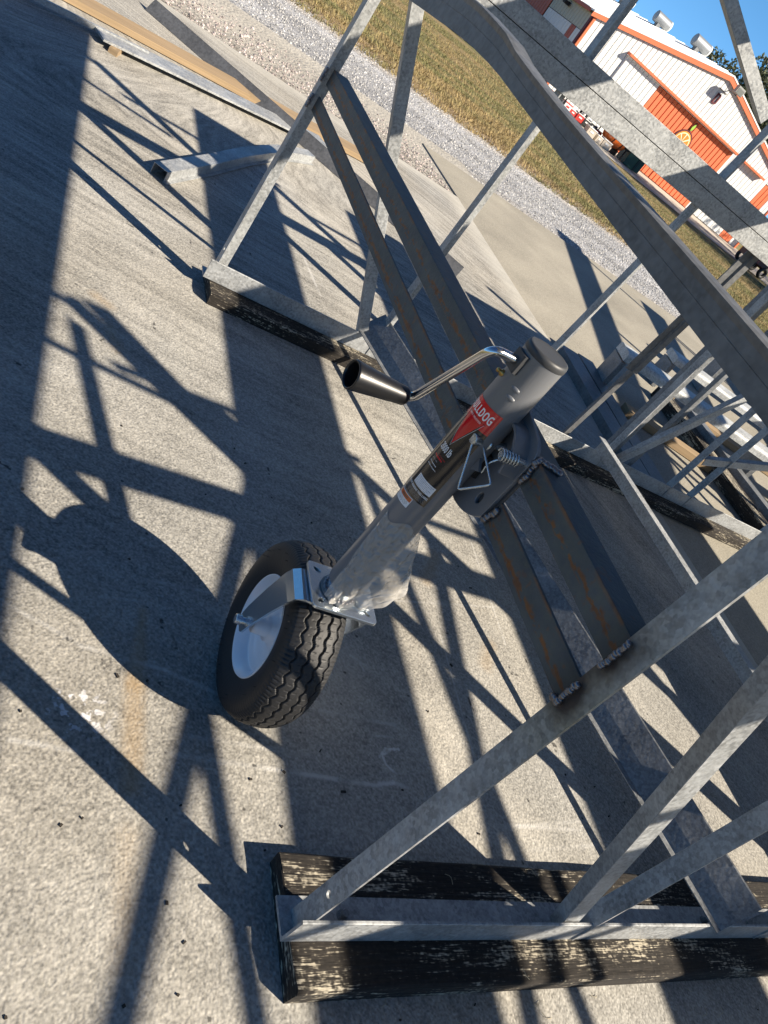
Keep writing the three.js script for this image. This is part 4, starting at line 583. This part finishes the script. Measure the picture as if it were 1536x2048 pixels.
// ---------------------------------------------------------------- goods stacked in front of the building, seen under the chord
{
  const r = rng(77), mats = { red: std({ color: lin(0.52, 0.04, 0.03), roughness: 0.45 }), white: std({ color: lin(0.72, 0.72, 0.70), roughness: 0.5 }), black: std({ color: lin(0.012, 0.012, 0.014), roughness: 0.6 }), tan: std({ color: lin(0.50, 0.44, 0.36), roughness: 0.7 }) };
  const tag = { red: ['red plastic crate stacked on the black racks before the building', 'crate', 'red crates on the racks'], white: ['white carton stacked on the black racks before the building', 'carton', 'white cartons on the racks'], black: ['small black machine standing on the racks before the building', 'machine', 'black machines on the racks'], tan: ['tan box standing at the foot of the racks before the building', 'box', 'tan boxes by the racks'] };
  const protos = {};
  const item = (kind, x, y, z, s) => {
    const nm = { red: 'plastic_crate', white: 'carton', black: 'machine', tan: 'box' }[kind];
    let g = protos[kind]; if (!g) { g = protos[kind] = thing(nm, tag[kind][0], tag[kind][1], [0, 0, 0], 0, tag[kind][2]); part('body', block(0, 0.13, 0, 0.36, 0.26, 0.34, 0.02), mats[kind], g); part('top', [block(0, 0.275, 0, 0.38, 0.03, 0.36, 0.008), block(0, 0.17, 0.176, 0.16, 0.06, 0.012, 0.003)], kind === 'white' ? mats.red : mats.white, g); } else { g = g.clone(); g.name = numbered(nm); scene.add(g); }
    g.position.set(x, y, z); g.scale.setScalar(s); g.rotation.y = (r() - 0.5) * 0.5;
  };
  for (let k = 0; k < 6; k++) { // racks
    const x = 13.2 + k * 1.42, z = -33 - (k % 2) * 0.3, g = thing('storage_rack', 'black metal rack loaded with red, white and black goods before the building', 'rack', [x, -0.012, z], 0, 'black racks before the building');
    for (const [a, b] of [[0, 0], [1.3, 0], [0, -0.6], [1.3, -0.6]]) part('upright', block(a, 0.8, b, 0.05, 1.6, 0.05, 0.006), mats.black, g); for (const y of [0.12, 0.62, 1.12]) part('shelf', block(0.65, y, -0.3, 1.36, 0.04, 0.66, 0.006), mats.black, g);
    for (const y of [0.13, 0.63, 1.13]) for (let i = 0; i < 3; i++) item(['red', 'white', 'black', 'black', 'white', 'red'][Math.floor(r() * 6)], x + 0.22 + i * 0.43, y, z - 0.22 + 0.1 * r(), 0.85 + 0.3 * r());
  }
  for (let i = 0; i < 3; i++) item('tan', 20.35 + i * 0.5, -0.012, -32.45 + 0.1 * r(), 0.9 + 0.3 * r());
  const orangeGloss = phys({ color: lin(0.62, 0.13, 0.02), roughness: 0.3, clearcoat: 0.5 });
  const tk = thing('fuel_tank', 'glossy orange round tank on short legs between the racks and the green bin', 'tank', [22.0, 0, -33]);
  part('tank_body', new THREE.CapsuleGeometry(0.42, 0.55, 8, 28).rotateZ(Math.PI / 2).translate(0, 0.62, 0), orangeGloss, tk); for (const a of [-0.25, 0.25]) part('band', new THREE.TorusGeometry(0.425, 0.018, 8, 32).rotateY(Math.PI / 2).translate(a, 0.62, 0), M.black, tk); for (const a of [-0.35, 0.35]) part('leg', block(a, 0.12, 0, 0.06, 0.26, 0.5, 0.01), M.black, tk);
  const gb = thing('refuse_bin', 'dark green box bin with a black hose reel on its left side', 'bin', [23.25, -0.012, -33]);
  const gm = std({ color: lin(0.012, 0.055, 0.035), roughness: 0.45 }); part('bin_body', block(0.1, 0.6, 0, 1.0, 1.15, 0.8, 0.03), gm, gb); part('lid', block(0.1, 1.2, 0, 1.08, 0.07, 0.88, 0.02), gm, gb); part('rib', block(0.25, 0.6, 0.41, 0.12, 1.1, 0.03, 0.008), std({ color: lin(0.006, 0.02, 0.014), roughness: 0.5 }), gb); part('hose_reel', [new THREE.TorusGeometry(0.24, 0.05, 10, 28).translate(-0.62, 0.75, 0.32), new THREE.TorusGeometry(0.13, 0.04, 10, 24).translate(-0.62, 0.75, 0.32), block(-0.62, 0.37, 0.32, 0.06, 0.75, 0.06, 0.01)], M.black, gb);
  const mt = thing('mower', 'dark maroon machine standing at the right end of the pale apron', 'machine', [30.0, -0.03, -29.6]);
  part('body', [block(0, 0.62, 0, 1.5, 0.5, 0.9, 0.08), block(-0.35, 1.0, 0, 0.6, 0.35, 0.8, 0.06)], std({ color: lin(0.06, 0.012, 0.016), roughness: 0.4 }), mt); for (const [a, b] of [[-0.5, 0.4], [0.5, 0.4], [-0.5, -0.4], [0.5, -0.4]]) part('wheel', new THREE.TorusGeometry(0.2, 0.09, 10, 24).translate(a, 0.29, b), M.rubber, mt); part('seat', block(0.25, 1.0, 0, 0.45, 0.12, 0.45, 0.04), M.black, mt); part('roll_bar', tube(rounded([V(-0.6, 0.8, 0.35), V(-0.6, 1.75, 0.35), V(-0.6, 1.75, -0.35), V(-0.6, 0.8, -0.35)], 0.1), 0.025, 8), M.galvDark, mt);
  const tp = thing('tarpaulin_cart', 'low cart under a blue tarpaulin at the right edge of the grass', 'cart', [30.2, -0.03, -26.2]);
  { const g = new THREE.BoxGeometry(1.8, 0.75, 1.4, 14, 6, 10), p = g.attributes.position; for (let i = 0; i < p.count; i++) { const a = p.getX(i), y = p.getY(i), z = p.getZ(i); p.setXYZ(i, a * (1 + 0.12 * (0.4 - y)) + 0.06 * (fbm(y * 3, z * 4, 91) - 0.5), y - 0.10 * Math.hypot(a / 0.9, z / 0.7) * (y > 0 ? 1 : 0.2) + 0.08 * (fbm(a * 3, z * 3, 93) - 0.5), z * (1 + 0.15 * (0.4 - y)) + 0.08 * (fbm(a * 4, y * 3, 95) - 0.5)); } g.computeVertexNormals(); g.translate(0, 0.62, 0); part('tarpaulin', g, std({ color: lin(0.07, 0.16, 0.36), roughness: 0.55 }), tp); } for (const [a, b] of [[-0.7, 0.5], [0.7, 0.5], [-0.7, -0.5], [0.7, -0.5]]) part('wheel', new THREE.TorusGeometry(0.16, 0.06, 8, 20).translate(a, 0.22, b), M.rubber, tp);
}

// ---------------------------------------------------------------- trees and grass
const bark = std({ color: lin(0.10, 0.075, 0.055), roughness: 0.95 });
function tree(x, z, h, rad, label, seed, n) {
  const g = thing('oak_tree', label, 'tree', [x, -0.05, z]), r = rng(seed), limbs = [], pos = [], col = [], cl = [];
  const limb = (p, q, a, b) => { const t = q.clone().sub(p), c = new THREE.CylinderGeometry(b, a, t.length(), 9, 1); limbs.push(along(c.translate(0, t.length() / 2, 0), p, t)); };
  limb(V(0, 0, 0), V(0.1, h * 0.3, 0), rad * 0.075, rad * 0.06);
  for (let i = 0; i < 9; i++) { const a = i / 9 * 6.283 + r(), e = 0.3 + 0.9 * r(), l = rad * (0.55 + 0.4 * r()), q = V(Math.cos(a) * Math.cos(e) * l, h * 0.3 + Math.sin(e) * l * 0.9, Math.sin(a) * Math.cos(e) * l); limb(V(0.1, h * 0.28, 0), q, rad * 0.04, rad * 0.012); for (let k = 0; k < 7; k++) cl.push([q.clone().add(V((r() - 0.5) * rad * 0.7, (r() - 0.4) * rad * 0.6, (r() - 0.5) * rad * 0.7)), rad * (0.13 + 0.15 * r())]); }
  for (let i = 0; i < 26; i++) { const a = r() * 6.283, e = Math.asin(r() * 1.1 - 0.1), l = rad * (0.72 + 0.3 * r()); cl.push([V(Math.cos(a) * Math.cos(e) * l, h * 0.52 + Math.sin(e) * (h * 0.48), Math.sin(a) * Math.cos(e) * l), rad * (0.12 + 0.12 * r())]); }
  for (let i = 0; i < n; i++) {
    const [c, cr] = cl[Math.floor(r() * cl.length)], d = V(r() - 0.5, r() - 0.5, r() - 0.5).normalize().multiplyScalar(cr * Math.cbrt(r()) * 1.15), p = c.clone().add(d); if (p.y > h || p.y < h * 0.22) continue;
    const s = 0.10 + 0.12 * r(), u = V(r() - 0.5, r() - 0.5, r() - 0.5).normalize(), w = V(r() - 0.5, r() - 0.5, r() - 0.5).cross(u).normalize(); const A = p.clone().addScaledVector(u, s), B2 = p.clone().addScaledVector(w, s * 0.5), C = p.clone().addScaledVector(u, -s), D = p.clone().addScaledVector(w, -s * 0.5);
    for (const v of [A, B2, C, A, C, D]) pos.push(v.x, v.y, v.z); const k = 0.6 + 0.8 * r(), y = r() * 0.3; for (let j = 0; j < 6; j++) col.push((0.05 + 0.03 * y) * k, 0.068 * k, 0.022 * k);
  }
  const G = new THREE.BufferGeometry(); G.setAttribute('position', new THREE.Float32BufferAttribute(pos, 3)); G.setAttribute('color', new THREE.Float32BufferAttribute(col, 3)); G.setAttribute('uv', new THREE.Float32BufferAttribute(new Float32Array(pos.length / 3 * 2), 2)); G.computeVertexNormals();
  part('trunk', limbs, bark, g); part('crown', G, tree.m ??= phys({ vertexColors: true, roughness: 0.7, transmission: 0.25, thickness: 0, side: THREE.DoubleSide }), g);
}
tree(50.5, -62, 11.0, 6.4, 'dark oak tree rising behind the gable of the metal building', 311, 26000);
tree(60, -66, 12.5, 7.2, 'taller oak tree farther right behind the metal building', 317, 20000);
tree(36.5, -20.5, 12, 7.5, 'broad oak tree standing right of the picture and shading the grass', 331, 20000);
tree(47, -27, 11, 6.5, 'oak tree beyond the tarpaulin cart outside the picture', 337, 12000);
{
  const r = rng(5), g = [], B = new THREE.BufferGeometry(), pos = []; for (let i = 0; i < 5; i++) { const a = r() * 6.28, l = 0.035 + 0.035 * r(), dx = Math.cos(a), dz = Math.sin(a), ox = (r() - 0.5) * 0.05, oz = (r() - 0.5) * 0.05; pos.push(ox - dz * 0.004, 0, oz + dx * 0.004, ox + dz * 0.004, 0, oz - dx * 0.004, ox + dx * l * 0.7, l * (0.5 + 0.5 * r()), oz + dz * l * 0.7); }
  B.setAttribute('position', new THREE.Float32BufferAttribute(pos, 3)); B.setAttribute('uv', new THREE.Float32BufferAttribute(new Float32Array(30), 2)); B.computeVertexNormals();
  const N = 46000, im = new THREE.InstancedMesh(B, std({ color: lin(1, 1, 1), roughness: 0.9, side: THREE.DoubleSide }), N), m = new THREE.Matrix4(), q = new THREE.Quaternion(), c = new THREE.Color(); let k = 0;
  while (k < N) { const z = -11.35 - 16 * Math.pow(r(), 1.9), x = 1.5 + r() * (7.5 - z * 0.9); if (r() > 0.35 + 1.1 * fbm(x * 0.8, z * 0.8, 661)) continue; const e = smooth(-12.9, -11.5, z); if (r() < e * 0.8) continue; q.setFromAxisAngle(V(0, 1, 0), r() * 6.28); const s = 0.7 + 0.9 * r(); m.compose(V(x, -0.032, z), q, V(s, s, s)); im.setMatrixAt(k, m); const t = smooth(0.36, 0.62, fbm(x * 0.55, -z * 1.6, 621, 3)) * 0.8, v = 0.7 + 0.7 * r(); c.setRGB(mix(0.33, 0.17, t) * v, mix(0.25, 0.175, t) * v, mix(0.115, 0.065, t) * v); im.setColorAt(k, c); k++; }
  im.name = 'grass'; im.userData = { kind: 'stuff', label: 'dry yellow-green grass covering the verge', category: 'grass' }; im.castShadow = im.receiveShadow = true; scene.add(im);
  // loose stones along the road and its shoulder
  const sg = new THREE.IcosahedronGeometry(0.011, 0), sn = new THREE.InstancedMesh(sg, std({ color: lin(1, 1, 1), roughness: 0.9 }), 30000); k = 0;
  while (k < 30000) { const z = -6.95 - 4.9 * r(), x = -0.5 + r() * 13; if (x > 3.6 && z > -8.25) continue; if (z > -8.2 && r() < smooth(-7.5, -8.2, z) * 0.8) continue; q.setFromAxisAngle(V(r(), r(), r()).normalize(), r() * 6.28); const s = 0.4 + 1.1 * r() * r(); m.compose(V(x, z > -8.2 ? -0.018 : -0.032, z), q, V(s * 1.2, s * 0.7, s)); sn.setMatrixAt(k, m); const v = 0.18 + 0.45 * r(), t = z > -8.2 ? 0.85 : 1; c.setRGB(v, v * 0.985 * (t + 0.15 * (1 - t)), v * 0.95 * t); sn.setColorAt(k, c); k++; }
  sn.name = 'gravel'; sn.userData = { kind: 'stuff', label: 'loose pale gravel scattered over the road and shoulder', category: 'gravel' }; sn.castShadow = sn.receiveShadow = true; scene.add(sn);
}
// bits of straw, leaf and grit lying on the slab
{
  const r = rng(404), gs = [];
  for (let i = 0; i < 70; i++) { const x = 0.25 + 2.2 * r(), z = -0.28 - 1.9 * r() * r(), a = r() * 6.28, l = 0.004 + 0.010 * r() * r(), g = new THREE.BoxGeometry(l, 0.0016 + 0.002 * r(), 0.0022 + 0.003 * r()); g.rotateY(a); g.translate(x, 0.0018, z); gs.push(g); }
  const dk = part('grit', gs, std({ color: lin(0.03, 0.024, 0.018), roughness: 0.9 }), scene); dk.userData = { kind: 'stuff', label: 'dark grit and leaf crumbs scattered over the concrete slab', category: 'grit' };
  const st = []; for (let i = 0; i < 16; i++) { const x = 0.95 + 1.3 * r(), z = -0.30 - 0.12 * r() + (i % 3 ? 0 : -0.28), a = r() * 6.28, l = 0.012 + 0.022 * r(), y = z < -0.385 && z > -0.63 ? 0.0545 : 0.002; const c = new THREE.CatmullRomCurve3([V(x, y, z), V(x + Math.cos(a) * l * 0.5, y + 0.003, z + Math.sin(a) * l * 0.5), V(x + Math.cos(a + 0.5) * l, y + 0.001, z + Math.sin(a + 0.5) * l)]); st.push(new THREE.TubeGeometry(c, 6, 0.0006, 5)); }
  const sw = part('straw', st, std({ color: lin(0.42, 0.36, 0.24), roughness: 0.8 }), scene); sw.userData = { kind: 'stuff', label: 'pale straw bits caught along the timber sill at the bottom', category: 'straw' };
}
// ---- END MARK ----
renderer.render(scene, camera);
